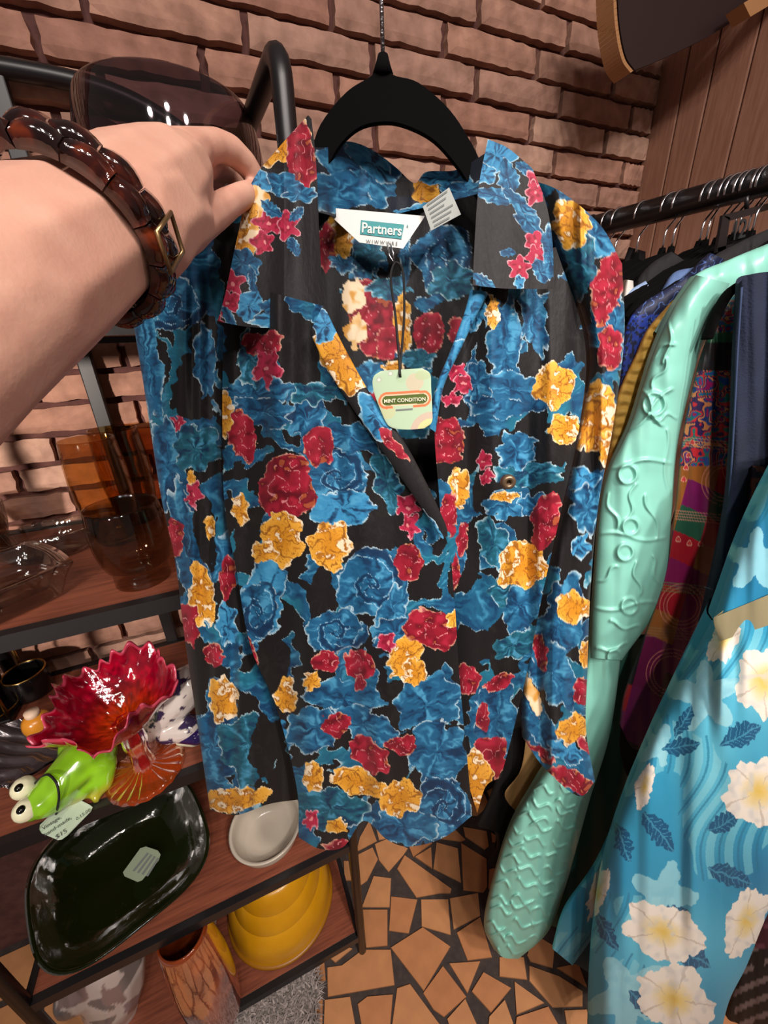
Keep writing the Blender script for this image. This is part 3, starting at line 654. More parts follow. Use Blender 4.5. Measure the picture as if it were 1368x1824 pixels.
# ================================================================== printed cloth
class Paint:
    def __init__(s, x, y, base, warp=5.0):
        s.x = x+warp*(vn(x/13, y/13, 11)-.5)*2+warp*.4*(vn(x/5, y/5, 12)-.5)*2
        s.y = y+warp*(vn(x/13, y/13, 13)-.5)*2+warp*.4*(vn(x/5, y/5, 14)-.5)*2
        s.c = np.ones((len(x), 1))*np.asarray(base, float)
    def mix(s, i, col, w): s.c[i] = s.c[i]*(1-w[:, None])+np.asarray(col, float)*w[:, None]
    def blob(s, kind, cx, cy, rx, ry=None, rot=0, seed=None):
        ry = ry or rx; seed = seed if seed is not None else (cx*.37+cy*.11) % 50
        R = max(rx, ry)*1.35
        i = np.nonzero((np.abs(s.x-cx) < R) & (np.abs(s.y-cy) < R))[0]
        if len(i) == 0: return
        a = math.radians(rot); dx = s.x[i]-cx; dy = s.y[i]-cy
        ex = dx*math.cos(a)+dy*math.sin(a); ey = -dx*math.sin(a)+dy*math.cos(a)
        th = np.arctan2(ey/ry, ex/rx); r = np.hypot(ex/rx, ey/ry)
        lob = {'red': (4, .045), 'gold': (6, .08), 'pink': (5, .22), 'blue': (7, .10), 'teal': (6, .10), 'scroll': (2, .05), 'black': (4, .06), 'cream': (4, .06), 'leaf': (1, 0), 'hib': (5, .13), 'dleaf': (1, 0), 'lblue': (5, .1), 'plum': (5, .34)}[kind]
        lim = 1+lob[1]*np.cos(lob[0]*th+seed)+.14*(vn(np.cos(th)*2+seed, np.sin(th)*2+seed, 5)-.5)*2
        if kind == 'hib': lim = lim*(.92+.16*np.abs(np.sin(2.5*th+seed/2))+.04*np.cos(17*th+seed))
        if kind in ('leaf', 'dleaf'): lim = np.where(np.abs(ex) < rx, 1, .8); r = np.maximum(np.abs(ex)/rx, np.abs(ey)/(ry*np.clip(1-(ex/rx)**2, .02, 1)*(1+.12*np.sin(ex/rx*18))))
        q = r/lim; ins = q < 1
        i = i[ins]; th, r, q, ex, ey = th[ins], r[ins], q[ins], ex[ins], ey[ins]
        if len(i) == 0: return
        px = min(rx, ry); edge = np.clip(1-(1-q)*px/3.0, 0, 1)
        n1 = vn(ex/5+seed, ey/5, 3); n2 = vn(ex/11+seed, ey/11+seed, 7); st = vn(th*4.2+seed+r*.8, r*1.6+seed, 9)*.7+.3*vn(ex/9+seed, ey/3, 9)
        one = np.ones(len(i))
        if kind == 'red':
            s.mix(i, (132, 18, 38), one); s.mix(i, (88, 8, 24), np.clip((n2-.5)*3, 0, .9)); s.mix(i, (164, 32, 56), np.clip((.45-n2)*3, 0, .8))
            sw = np.abs(np.sin(th*1.5+r*5+n2*3+seed)); s.mix(i, (228, 160, 160), np.where((sw < .10) & (r < .8) & (n1 > .4), .75, 0)); s.mix(i, (206, 130, 60), np.where((n2 > .80) & (r > .5), .5, 0))
            s.mix(i, (226, 196, 160), edge*np.where(n1 > .5, .8, .1))
        elif kind == 'gold':
            s.mix(i, (196, 130, 30), one); rad = np.abs(np.sin(th*2.5+r*2.2+n2*2.5+seed)); s.mix(i, (232, 176, 70), np.clip(r-.25, 0, .7)*(n2 < .6)); s.mix(i, (120, 68, 16), np.clip((.30-rad)*3.5, 0, .8)*(r > .2)); s.mix(i, (140, 84, 20), np.clip((n2-.55)*3, 0, .6))
            s.mix(i, (240, 228, 204), np.where((n2 > .66) & (n1 > .4), .85, 0)); s.mix(i, (120, 70, 22), np.where(np.abs(n1-.5) < .035, .7, 0)); s.mix(i, (242, 232, 214), edge*np.where(n2 > .4, .85, .2))
        elif kind in ('blue', 'teal', 'scroll', 'leaf', 'lblue'):
            b = {'teal': (22, 84, 104), 'lblue': (48, 126, 172)}.get(kind, (25, 85, 124))
            s.mix(i, b, one); s.mix(i, (10, 42, 74), np.clip((st-.53)*3.6, 0, .9)); s.mix(i, (76, 152, 190), np.clip((.43-st)*3.2, 0, .8))
            if kind == 'scroll':
                ph = th+seed+2.6*np.log(r+.06)*2; k = np.sin(ph); s.mix(i, (10, 40, 72), np.clip((k-.72)*4, 0, .85)); s.mix(i, (170, 206, 226), np.where((k > .40) & (k < .56) & (n1 > .35), .75, 0))
            if kind == 'leaf': s.mix(i, (14, 52, 90), np.where(np.abs(ey) < 1.3, .8, 0))
            s.mix(i, (214, 228, 232), edge*np.where(n2 > .42, .85, .12))
        elif kind == 'pink':
            s.mix(i, (166, 34, 66), one); s.mix(i, (120, 16, 40), np.clip((n1-.5)*3, 0, .8)); s.mix(i, (236, 200, 200), edge*np.where(n1 > .35, .85, .2)); s.mix(i, (230, 170, 160), np.where(r < .16, .7, 0))
        elif kind == 'cream': s.mix(i, (228, 206, 172), one); s.mix(i, (196, 136, 50), np.clip((n2-.5)*3, 0, .9))
        elif kind == 'black': s.mix(i, (21, 19, 20), one); s.mix(i, (40, 38, 40), np.clip((st-.5)*1.2, 0, .6))
        elif kind == 'hib':
            s.mix(i, (226, 218, 206), one); w = np.clip(1.05-r*1.7, 0, 1); s.mix(i, (214, 178, 70), w*.85); pet = np.abs(np.sin(th*2.5+seed/2)); s.mix(i, (176, 164, 150), np.where(pet < .10, .6, 0)*(r > .25)); s.mix(i, (196, 196, 194), np.clip((n2-.55)*2, 0, .7))
        elif kind == 'plum': s.mix(i, (150, 202, 212), one*.8); s.mix(i, (120, 182, 200), np.clip((n2-.5)*2, 0, .7))
        elif kind == 'dleaf': s.mix(i, (14, 74, 112), one*.92); v_ = np.abs(((ex-np.abs(ey)*.8)/9) % 1-.5); s.mix(i, (70, 150, 180), np.where((np.abs(ey) < 1.4) | (v_ < .07), .75, 0))
    def many(s, rows):
        for r in rows: s.blob(*r)
def acanthus(p, thr=.52, seed=0):
    """flowing blue leaf ground with pale outlines"""
    x, y = p.x, p.y
    wx = x+26*(vn(x/48, y/48, 21+seed)-.5)*2; wy = y+26*(vn(x/48, y/48, 22+seed)-.5)*2
    n = .62*vn(wx/44, wy/60, 23+seed)+.38*vn(wx/20, wy/24, 24+seed)
    i = np.nonzero(n > thr)[0]; m = n[i]
    st = vn(wx[i]/26+.4*vn(x[i]/30, y[i]/30, 29)*6, wy[i]/5.5, 26)*.6+.4*vn(wx[i]/9, wy[i]/4, 30)
    p.mix(i, (23, 80, 116), np.ones(len(i))); p.mix(i, (12, 52, 88), np.clip((st-.52)*3.4, 0, .9)); p.mix(i, (70, 146, 184), np.clip((.42-st)*3.2, 0, .8))
    p.mix(i, (28, 112, 132), np.clip((vn(x[i]/40, y[i]/40, 27)-.55)*3, 0, .6))
    e = np.clip(1-(m-thr)/.022, 0, 1); p.mix(i, (206, 222, 226), e*np.where(vn(x[i]/9, y[i]/9, 28) > .45, .8, .1))
INK = (21, 19, 20)
def p_left(x, y):
    p = Paint(x, y, INK); acanthus(p, .535)
    p.many([('black', 530, 640, 40, 55), ('black', 420, 640, 22, 60), ('black', 640, 960, 46, 42), ('black', 440, 960, 22, 50), ('black', 700, 1262, 42, 48), ('black', 480, 1180, 38, 50), ('black', 575, 1060, 22, 60), ('black', 520, 1250, 30, 22), ('black', 735, 900, 30, 30),
      ('blue', 450, 700, 75, 26, -8), ('blue', 470, 735, 70, 30, 10), ('blue', 545, 745, 40, 30, -50), ('scroll', 600, 850, 55, 48), ('lblue', 610, 905, 60, 30), ('scroll', 662, 1040, 66, 60, 0, 3.0), ('scroll', 600, 1125, 50, 44, 0, 1.0), ('blue', 700, 1090, 24, 60, 20), ('lblue', 470, 1065, 34, 88, 8), ('scroll', 455, 1090, 42, 56, 0, 2.2),
      ('lblue', 490, 1300, 42, 60), ('black', 512, 1250, 24, 46), ('blue', 610, 1245, 75, 34, 10), ('blue', 760, 1255, 60, 50, -20), ('blue', 780, 1340, 50, 60), ('blue', 560, 1300, 50, 40), ('scroll', 790, 1440, 52, 56, 0, 4), ('blue', 720, 1470, 60, 34), ('teal', 590, 1440, 70, 36), ('teal', 690, 860, 24, 60, -20), ('teal', 450, 640, 30, 50), ('blue', 620, 780, 60, 26, 10),
      ('blue', 700, 1130, 40, 30), ('blue', 650, 1290, 60, 30, 20),
      ('red', 470, 612, 36, 22), ('pink', 478, 655, 22, 32), ('red', 432, 775, 24, 50, -10), ('gold', 398, 735, 15, 40), ('red', 567, 796, 30, 34), ('red', 512, 868, 52, 58), ('gold', 502, 962, 40, 48), ('gold', 588, 968, 38, 44), ('gold', 428, 908, 15, 28), ('gold', 470, 985, 22, 20),
      ('red', 430, 1155, 18, 46, -25), ('gold', 400, 1110, 18, 36), ('gold', 512, 1240, 19, 33), ('gold', 556, 1214, 17, 17), ('red', 582, 1178, 24, 22), ('red', 640, 1185, 26, 27), ('red', 642, 1215, 12, 16), ('gold', 722, 1168, 24, 46, 25), ('gold', 738, 1198, 22, 26), ('red', 770, 1122, 50, 36, 8), ('gold', 818, 1100, 26, 16), ('red', 730, 1002, 25, 34),
      ('pink', 690, 1145, 16, 14), ('red', 597, 1290, 25, 24), ('red', 660, 1346, 42, 24, 42), ('red', 716, 1328, 26, 17), ('gold', 640, 1395, 56, 23, 18), ('gold', 714, 1422, 40, 33), ('gold', 556, 1385, 17, 27), ('gold', 600, 1470, 20, 12), ('pink', 555, 1460, 12, 18), ('red', 620, 1508, 40, 12),
      ('gold', 605, 630, 34, 62, -28), ('lblue', 665, 735, 20, 40, -25), ('red', 690, 790, 8, 42, -35), ('pink', 725, 905, 20, 20), ('pink', 730, 935, 16, 20), ('red', 800, 925, 14, 40, -20), ('blue', 575, 560, 18, 34), ('teal', 560, 700, 40, 20)]); return p.c
def p_right(x, y):
    p = Paint(x, y, INK); acanthus(p, .545, 3)
    p.many([('black', 1000, 560, 34, 64), ('black', 880, 800, 30, 22), ('black', 985, 800, 34, 32), ('black', 870, 880, 26, 50), ('black', 900, 1160, 26, 66), ('black', 930, 780, 40, 22), ('black', 820, 560, 30, 60),
      ('blue', 900, 630, 30, 110), ('blue', 905, 712, 78, 34, -6), ('blue', 910, 690, 60, 26, 10), ('teal', 940, 845, 60, 24), ('blue', 920, 800, 34, 34), ('teal', 880, 970, 26, 52, -20), ('teal', 905, 1050, 32, 30), ('blue', 930, 1080, 34, 50, 20), ('teal', 915, 1150, 40, 24, -20), ('blue', 885, 1280, 36, 70), ('blue', 950, 560, 22, 80, -12), ('blue', 850, 680, 26, 34), ('blue', 900, 900, 40, 26), ('blue', 955, 900, 30, 24), ('lblue', 845, 545, 18, 40),
      ('gold', 986, 688, 34, 42), ('gold', 1006, 765, 28, 26), ('gold', 930, 1006, 48, 46), ('red', 972, 930, 26, 52, 12), ('red', 790, 782, 38, 44), ('red', 736, 815, 16, 32), ('pink', 812, 660, 18, 14), ('pink', 825, 686, 16, 16), ('pink', 806, 712, 18, 14), ('gold', 818, 872, 18, 36), ('red', 800, 915, 14, 40), ('pink', 862, 820, 14, 14), ('pink', 868, 850, 12, 14), ('gold', 900, 885, 22, 9), ('red', 888, 1215, 30, 15, -20), ('red', 862, 1275, 12, 24), ('red', 876, 1346, 28, 38), ('red', 825, 960, 12, 30), ('gold', 878, 555, 14, 30), ('gold', 845, 1400, 34, 60), ('red', 812, 1020, 10, 34), ('red', 830, 1210, 22, 28)]); return p.c
def p_sleeveL(x, y):
    p = Paint(x, y, INK); acanthus(p, .51, 5)
    p.many([('black', 345, 690, 38, 62), ('black', 365, 610, 26, 60), ('black', 330, 560, 40, 10, 20), ('scroll', 300, 545, 60, 52, 0, 1), ('blue', 365, 640, 20, 70), ('blue', 262, 640, 24, 120, -8), ('blue', 300, 830, 34, 90, -10), ('blue', 340, 990, 26, 130, -12), ('teal', 350, 800, 40, 40), ('blue', 380, 1330, 60, 60), ('teal', 440, 1330, 50, 60), ('blue', 400, 1000, 30, 50), ('black', 365, 940, 18, 70, -8), ('black', 470, 1330, 30, 50),
      ('red', 310, 957, 18, 30), ('red', 335, 1112, 20, 38), ('red', 405, 1030, 14, 42, 5), ('gold', 360, 1060, 22, 60, -10), ('gold', 395, 1245, 26, 44), ('red', 380, 1165, 16, 20), ('pink', 318, 755, 10, 14), ('pink', 345, 880, 14, 20), ('gold', 340, 850, 8, 14), ('gold', 410, 1425, 70, 22, -8), ('lblue', 405, 1110, 18, 40), ('gold', 372, 940, 10, 24)]); return p.c
def p_sleeveR(x, y):
    p = Paint(x, y, INK); acanthus(p, .51, 7)
    p.many([('black', 985, 380, 14, 40), ('black', 1000, 560, 34, 74), ('black', 1020, 960, 40, 74), ('black', 1010, 820, 34, 40), ('black', 985, 1250, 26, 50, 20), ('black', 1030, 560, 20, 60),
      ('blue', 1060, 420, 50, 40), ('teal', 1035, 470, 30, 66), ('blue', 1095, 580, 18, 70), ('lblue', 1035, 852, 38, 20), ('blue', 1045, 905, 26, 46), ('blue', 1000, 1110, 40, 80, 15), ('blue', 985, 1200, 34, 70, -25), ('lblue', 1035, 975, 14, 24, 30), ('blue', 960, 1290, 26, 60, -30), ('lblue', 1010, 1340, 34, 20, 30),
      ('gold', 1015, 398, 34, 42), ('red', 1082, 512, 28, 66, 14), ('red', 1085, 622, 24, 38), ('gold', 1062, 745, 36, 62, 12), ('gold', 1080, 800, 18, 30), ('gold', 1020, 1082, 30, 27), ('red', 962, 1165, 14, 34, -15), ('gold', 1045, 1165, 14, 30, 15), ('red', 1040, 1232, 22, 24), ('gold', 1020, 1302, 30, 28), ('cream', 950, 1240, 10, 40, -20), ('red', 1022, 1392, 46, 17, 30), ('red', 960, 1340, 40, 8, 35), ('red', 1045, 1330, 20, 10, 40), ('red', 1030, 640, 14, 30), ('gold', 1005, 765, 26, 26)]); return p.c
def p_collarL(x, y):
    p = Paint(x, y, (28, 26, 28), 3)
    p.many([('gold', 505, 255, 52, 30, -38), ('red', 537, 275, 27, 66, -8), ('blue', 500, 328, 42, 20, 8), ('lblue', 462, 322, 18, 24, -40), ('blue', 535, 345, 30, 16), ('cream', 455, 362, 24, 30), ('gold', 436, 385, 26, 30), ('gold', 432, 430, 26, 32), ('cream', 452, 420, 14, 20), ('pink', 480, 396, 24, 22), ('pink', 513, 402, 20, 22), ('pink', 470, 432, 20, 20), ('leaf', 484, 372, 26, 12, 40), ('leaf', 528, 382, 18, 10, -40), ('leaf', 524, 440, 20, 10, 60), ('blue', 432, 470, 32, 26, 30), ('leaf', 450, 500, 30, 9, 80),
      ('pink', 412, 505, 22, 22), ('pink', 405, 540, 22, 20), ('lblue', 446, 545, 22, 28, 20), ('leaf', 488, 548, 32, 14, 15), ('lblue', 500, 572, 60, 12, -2), ('leaf', 408, 565, 26, 9, 60), ('blue', 550, 568, 24, 16), ('pink', 385, 575, 14, 14)]); return p.c
def p_collarR(x, y):
    p = Paint(x, y, (32, 30, 32), 3)
    p.many([('lblue', 885, 275, 40, 28, -38), ('leaf', 905, 318, 40, 18, 75), ('lblue', 862, 310, 22, 18), ('leaf', 885, 350, 46, 14, 15), ('leaf', 935, 300, 22, 11, 30), ('blue', 940, 395, 36, 16, 50), ('leaf', 925, 360, 40, 12, 40), ('pink', 950, 322, 12, 20), ('pink', 952, 345, 16, 20), ('pink', 955, 428, 18, 18), ('pink', 955, 455, 18, 17), ('pink', 926, 476, 19, 19), ('leaf', 962, 482, 26, 14, 70), ('leaf', 905, 450, 16, 8, 10), ('blue', 980, 450, 14, 50), ('lblue', 925, 505, 10, 14), ('leaf', 860, 500, 28, 12, 30)]); return p.c
def p_inside(x, y):
    p = Paint(x, y, (24, 22, 24), 4); acanthus(p, .66, 9)
    p.many([('gold', 604, 415, 34, 46, 20), ('red', 580, 440, 16, 46), ('cream', 620, 378, 26, 14), ('blue', 650, 460, 26, 40), ('teal', 655, 450, 30, 36), ('red', 660, 565, 42, 70, -8), ('cream', 630, 528, 20, 28), ('cream', 634, 590, 18, 30), ('teal', 690, 515, 40, 20), ('scroll', 790, 455, 54, 62, 0, 2), ('teal', 805, 500, 40, 34), ('red', 765, 596, 28, 42), ('red', 812, 590, 14, 26), ('red', 655, 690, 30, 30), ('blue', 662, 670, 34, 26), ('gold', 716, 580, 16, 60), ('blue', 722, 450, 10, 60), ('gold', 700, 655, 20, 12), ('teal', 745, 640, 30, 20), ('pink', 800, 690, 16, 16), ('teal', 735, 760, 40, 20), ('red', 690, 610, 20, 30), ('blue', 610, 470, 26, 16, 20)]); return p.c
def p_backcollar(x, y):
    p = Paint(x, y, (24, 30, 44), 4)
    p.many([('blue', 640, 300, 90, 46, 35), ('blue', 600, 340, 60, 36), ('lblue', 660, 290, 60, 20, 40), ('gold', 755, 330, 26, 40), ('lblue', 800, 318, 50, 20, 8), ('blue', 830, 345, 40, 24), ('black', 720, 335, 18, 20), ('black', 650, 378, 40, 12), ('lblue', 740, 372, 40, 8, -12)]); return p.c

# ================================================================== the blouse
def dsh(px, py): return .40-.055*np.clip((py-300)/1200., 0, 1.1)
blouse = thing('floral_blouse', 'black blouse with blue leaves and red and gold flowers, held out by a hand', 'blouse', onD(690, 420, .43))
fab = printed('floral_fabric', .58, .05, (330, .22, (1, 1, .35)), .25)
fabin = fab
bulge = lambda c, w, a: (lambda px, py, u, v: -a*np.clip(1-((px-c)/w)**2, 0, 1))
cloth('front_panel', [(405, 500), (398, 600), (396, 750), (400, 900), (420, 1010), (446, 1150), (492, 1260), (528, 1400), (532, 1492)],
      [(575, 545), (610, 630), (662, 725), (722, 815), (792, 952), (808, 1050), (818, 1200), (832, 1350), (842, 1452)],
      lambda px, py, u, v: dsh(px, py)-.004, fab, blouse, 400, 640, top=[(405, 500), (480, 520), (575, 545)],
      bottom=[(532, 1492), (570, 1512), (612, 1508), (648, 1462), (690, 1496), (730, 1508), (790, 1492), (842, 1452)], fold=.010, lam=62, seed=2, colfn=p_left, relief=bulge(620, 240, .018))
cloth('front_panel', [(868, 480), (812, 620), (776, 740), (782, 880), (792, 1000), (806, 1200), (826, 1360), (850, 1448)],
      [(990, 440), (1042, 610), (1032, 760), (1002, 900), (968, 1050), (938, 1200), (912, 1310), (892, 1385)],
      lambda px, py, u, v: dsh(px, py)+.012, fab, blouse, 260, 560, bottom=[(850, 1448), (866, 1400), (892, 1385)], fold=.010, lam=52, seed=5, colfn=p_right, relief=bulge(930, 150, .016))
cloth('sleeve', [(237, 500), (236, 560), (258, 700), (286, 880), (312, 1000), (328, 1130), (350, 1280), (374, 1442)],
      [(440, 470), (410, 600), (404, 900), (424, 1000), (452, 1150), (496, 1260), (534, 1424)],
      lambda px, py, u, v: dsh(px, py)+.022, fab, blouse, 200, 520, top=[(237, 500), (300, 446), (370, 420), (440, 470)], bottom=[(374, 1442), (420, 1452), (480, 1432), (534, 1424)], puff=.026, fold=.009, lam=34, seed=8, colfn=p_sleeveL)
cloth('sleeve', [(940, 318), (1002, 470), (1050, 620), (1026, 790), (990, 950), (952, 1100), (928, 1240), (930, 1312)],
      [(1108, 470), (1112, 600), (1092, 760), (1066, 900), (1052, 1050), (1046, 1200), (1044, 1300), (1060, 1392)],
      lambda px, py, u, v: dsh(px, py)+.020, fab, blouse, 170, 520, top=[(940, 318), (1000, 342), (1070, 402), (1108, 470)], bottom=[(930, 1312), (970, 1368), (1030, 1418), (1060, 1392)], puff=.028, fold=.008, lam=30, seed=11, colfn=p_sleeveR)
cloth('back_panel', [(540, 352), (470, 480), (480, 700), (520, 1000), (560, 1260)], [(862, 322), (960, 480), (960, 700), (900, 1000), (850, 1260)],
      lambda px, py, u, v: dsh(px, py)+.085-.03*(2*u-1)**2, fabin, blouse, 240, 330, top=[(540, 352), (640, 384), (745, 366), (862, 322)], fold=.005, lam=70, seed=14, colfn=p_inside)
cloth('yoke', [(440, 330), (300, 440), (238, 502)], [(575, 360), (520, 480), (420, 540)], lambda px, py, u, v: dsh(px, py)+.03, fab, blouse, 110, 110, fold=.006, lam=40, seed=20, colfn=p_sleeveL)
cloth('yoke', [(866, 300), (880, 420), (930, 500)], [(945, 312), (1010, 400), (1045, 560)], lambda px, py, u, v: dsh(px, py)+.026, fab, blouse, 80, 110, fold=.004, lam=40, seed=22, colfn=p_sleeveR)
cloth('collar_stand', [(548, 262), (556, 320), (566, 378)], [(872, 268), (866, 310), (852, 345)], lambda px, py, u, v: .405+.075*np.sin(PI*u)**.7, fab, blouse, 190, 70,
      top=[(548, 262), (585, 262), (622, 252), (665, 268), (705, 298), (738, 326), (760, 306), (815, 302), (872, 268)], bottom=[(566, 378), (640, 392), (745, 372), (852, 345)], fold=.006, lam=40, seed=24, colfn=p_backcollar)
cloth('collar', [(549, 205), (492, 268), (446, 330), (421, 430), (402, 520), (388, 572)], [(555, 212), (563, 290), (568, 400), (573, 500), (574, 540), (556, 582)],
      lambda px, py, u, v: dsh(px, py)-.022-.016*np.clip((470-px)/60, -.6, 1), fab, blouse, 190, 320, bottom=[(388, 572), (440, 582), (500, 584), (556, 582)], fold=.004, lam=60, seed=27, colfn=p_collarL)
cloth('collar', [(869, 248), (853, 330), (846, 420), (842, 508)], [(948, 300), (972, 360), (984, 430), (986, 515)],
      lambda px, py, u, v: dsh(px, py)-.020, fab, blouse, 150, 260, top=[(869, 248), (905, 264), (948, 300)], bottom=[(842, 508), (900, 514), (986, 515)], fold=.003, lam=60, seed=29, colfn=p_collarR)
def p_plk(x, y):
    p = Paint(x, y, (28, 26, 28), 3); p.many([('gold', 608, 640, 44, 70, -28), ('lblue', 668, 738, 26, 46, -25), ('lblue', 578, 580, 24, 30), ('red', 700, 792, 9, 40, -38), ('lblue', 770, 935, 7, 30, -35)]); return p.c
cloth('placket', [(552, 592), (585, 660), (640, 745), (700, 830), (768, 930), (786, 962)], [(576, 542), (614, 620), (668, 715), (728, 800), (790, 925), (797, 955)], lambda px, py, u, v: dsh(px, py)-.030, fab, blouse, 60, 300, fold=.002, seed=31, colfn=p_plk, puff=.003)
def p_fac(x, y):
    p = Paint(x, y, (28, 40, 60), 3); p.many([('lblue', 835, 560, 46, 60), ('lblue', 800, 660, 30, 60, 20), ('lblue', 776, 735, 20, 40)]); return p.c
cloth('placket', [(838, 516), (826, 560), (800, 630), (776, 690), (762, 760)], [(872, 520), (850, 560), (822, 620), (790, 690), (776, 770)], lambda px, py, u, v: dsh(px, py)-.004, fab, blouse, 50, 160, fold=.002, seed=33, colfn=p_fac, puff=.005)
bc = onD(905, 858, .352); bn = -NH
def facing(o, n=-NH):
    n = np.asarray(n); z = n/np.linalg.norm(n); x = np.cross([0, 0, 1.], z); x /= np.linalg.norm(x); y = np.cross(z, x); return np.stack([x, y, z], 1)
lathe('button', [(.0022, .0015), (.0022, .003), (.004, .004), (.0062, .003), (.0068, .001), (.0066, -.002), (.0001, -.002)], plain('bronze_button', (128, 106, 84), .35, .7), blouse, 28, onD(905, 858, .334), rot=facing(0))
# brand label and care label
lq = [onD(572, 369, .446), onD(757, 385, .446), onD(718, 443, .446), onD(640, 432, .446)]
lb = plate('brand_label', lq, .0008, M['white'], blouse)
fr_ = -NH*.0009
rx = lq[1]-lq[0]; ry = np.array([0, 0, 1.])
plate('label_patch', [onD(a, b, .4452) for a, b in ((643, 392), (720, 400), (715, 426), (641, 417))], .0004, M['tealink'], lb)
text('label_text', 'Partners', .0112, onD(680, 409, .4445), rx, ry, M['white'], lb, bold=.0002)
text('label_text', 'W I W W W R S', .0042, onD(680, 432, .4448), rx, ry, M['inkgrey'], lb)
text('label_text', 'R', .003, onD(726, 403, .4448), rx, ry, M['tealink'], lb)
cq = [onD(753, 368, .440), onD(800, 334, .436), onD(821, 382, .436), onD(768, 411, .440)]
cl = plate('care_label', cq, .0008, plain('care_tape', (172, 176, 172), .55), blouse)
for i in range(6):
    a = i/6+.1; c0 = np.array(cq[0])*(1-a)+np.array(cq[3])*a; c1 = np.array(cq[1])*(1-a)+np.array(cq[2])*a
    k0 = c0+(c1-c0)*.12-NH*.0008; k1 = c0+(c1-c0)*(.88-.12*(i % 3))-NH*.0008; plate('print_line', [k0, k1, k1+np.array([0, 0, .0016]), k0+np.array([0, 0, .0016])], .0002, M['inkgrey'], cl)
# hanger of the blouse
hg = thing('velvet_hanger', 'black velvet hanger with a silver wire hook holding the floral blouse', 'hanger', onD(682, 200, .44))
out = [(440, 400), (500, 345), (548, 288), (572, 225), (618, 168), (664, 138), (671, 118)]; out2 = [(693, 118), (700, 138), (745, 152), (800, 200), (838, 258), (865, 308), (930, 390), (1020, 450)]
inn = [(1015, 472), (920, 424), (850, 352), (815, 300), (772, 252), (722, 226), (682, 220), (640, 230), (605, 262), (575, 312), (520, 372), (445, 424)]
pp = [tuple(q) for q in smoothpath(out, 5)]+[tuple(q) for q in smoothpath(out2, 5)]+[tuple(q) for q in smoothpath(inn, 5)]
plate('hanger_body', [onD(a, b, .44) for a, b in pp], .007, M['velvet'], hg, NH)
tube('neck', [onD(682, 132, .44), onD(682, 116, .44), onD(682, 98, .44)], [.0085, .0062, .0042], M['velvet'], hg, 14)
tp = onD(682, 98, .44); tpz = [tp, tp+np.array([0, 0, .075])]+[tp+np.array([.022*(1-math.cos(a))*right[0], .022*(1-math.cos(a))*right[1], .075+.022*math.sin(a)]) for a in np.linspace(.3, PI+.7, 14)]
tube('hook', tpz, .0017, M['chrome_dull'], hg, 10)
# shop tag on a cord and pin
tg = thing('hang_tag', 'pale green shop tag reading MINT CONDITION hanging from the collar label', 'tag', onD(716, 700, .345))
def tagcol(x, y):
    c = np.ones((len(x), 1))*np.array([178, 202, 172.]); lx = (x-718)+(y-712)*.03; ly = (y-712)+(x-718)*.055
    def put_(m, k, a=1.0): c[m] = c[m]*(1-a)+np.array(k)*a
    put_(np.hypot(lx-50, ly-60) < 36, (196, 178, 160)); put_(np.hypot(lx-50, ly-60) < 24, (210, 206, 148)); put_(np.hypot(lx-20, ly+30) < 16, (200, 184, 160), .8); put_(np.hypot((lx-34)/1.6, ly+42) < 9, (176, 192, 152), .8)
    for a, b in ((-44, -38), (-24, -48)): put_(np.hypot(lx-a, ly-b) < 5, (178, 190, 170)); put_(np.hypot(lx-a, ly-b) < 2.4, (226, 232, 214))
    put_(np.hypot(lx+26, ly-20) < 13, (196, 196, 150), .7); put_(np.hypot((lx+5)/1.2, ly+38) < 8, (170, 196, 160), .6)
    pill = lambda w, h: np.hypot(np.maximum(np.abs(lx-3)-(w-h), 0), ly) < h
    put_(pill(47, 15) & ~((np.abs(lx-0) < 18) & (ly > 8)), (216, 120, 78)); put_(pill(43, 10.5), (236, 200, 168)); put_(pill(40.5, 8.6), (82, 100, 44)); return c
ou = [(664, 676), (676, 662), (700, 660), (744, 656), (760, 660), (767, 672), (768, 700), (771, 740), (766, 757), (752, 763), (715, 765), (700, 764), (694, 756), (684, 730), (670, 706)]
cloth('tag_card', [(678, 661), (665, 672), (665, 694), (676, 726), (690, 756), (704, 764)], [(752, 656), (766, 666), (768, 692), (770, 730), (769, 752), (756, 763)], .345, printed('tag_print', .45), tg, 110, 110, top=[(678, 661), (700, 659), (752, 656)], bottom=[(704, 764), (730, 765), (756, 763)], fold=.0002, colfn=tagcol, puff=.0006)
text('tag_text', 'MINT CONDITION', .0042, onD(721, 713, .3438), onD(760, 711, .345)-onD(680, 715.5, .345), (0, 0, 1), plain('cream_ink', (232, 228, 200), .5), tg, bold=.00008)
plate('print_line', [onD(705, 729, .3442), onD(735, 727, .3442), onD(735, 730, .3442), onD(705, 732, .3442)], .0002, M['inkgrey'], tg)
tube('cord', smoothpath([onD(712, 668, .342), onD(711, 640, .350), onD(704, 560, .380), onD(696, 500, .410), onD(700, 474, .432), onD(708, 468, .440), onD(718, 486, .430), onD(720, 560, .385), onD(714, 640, .350), onD(713, 672, .3445)], 8), .0011, M['cord'], tg, 8)
tube('pin', [onD(690, 436, .443), onD(694, 455, .441), onD(703, 470, .440), onD(700, 450, .441), onD(695, 434, .4425)], .0008, M['chrome'], tg, 8)
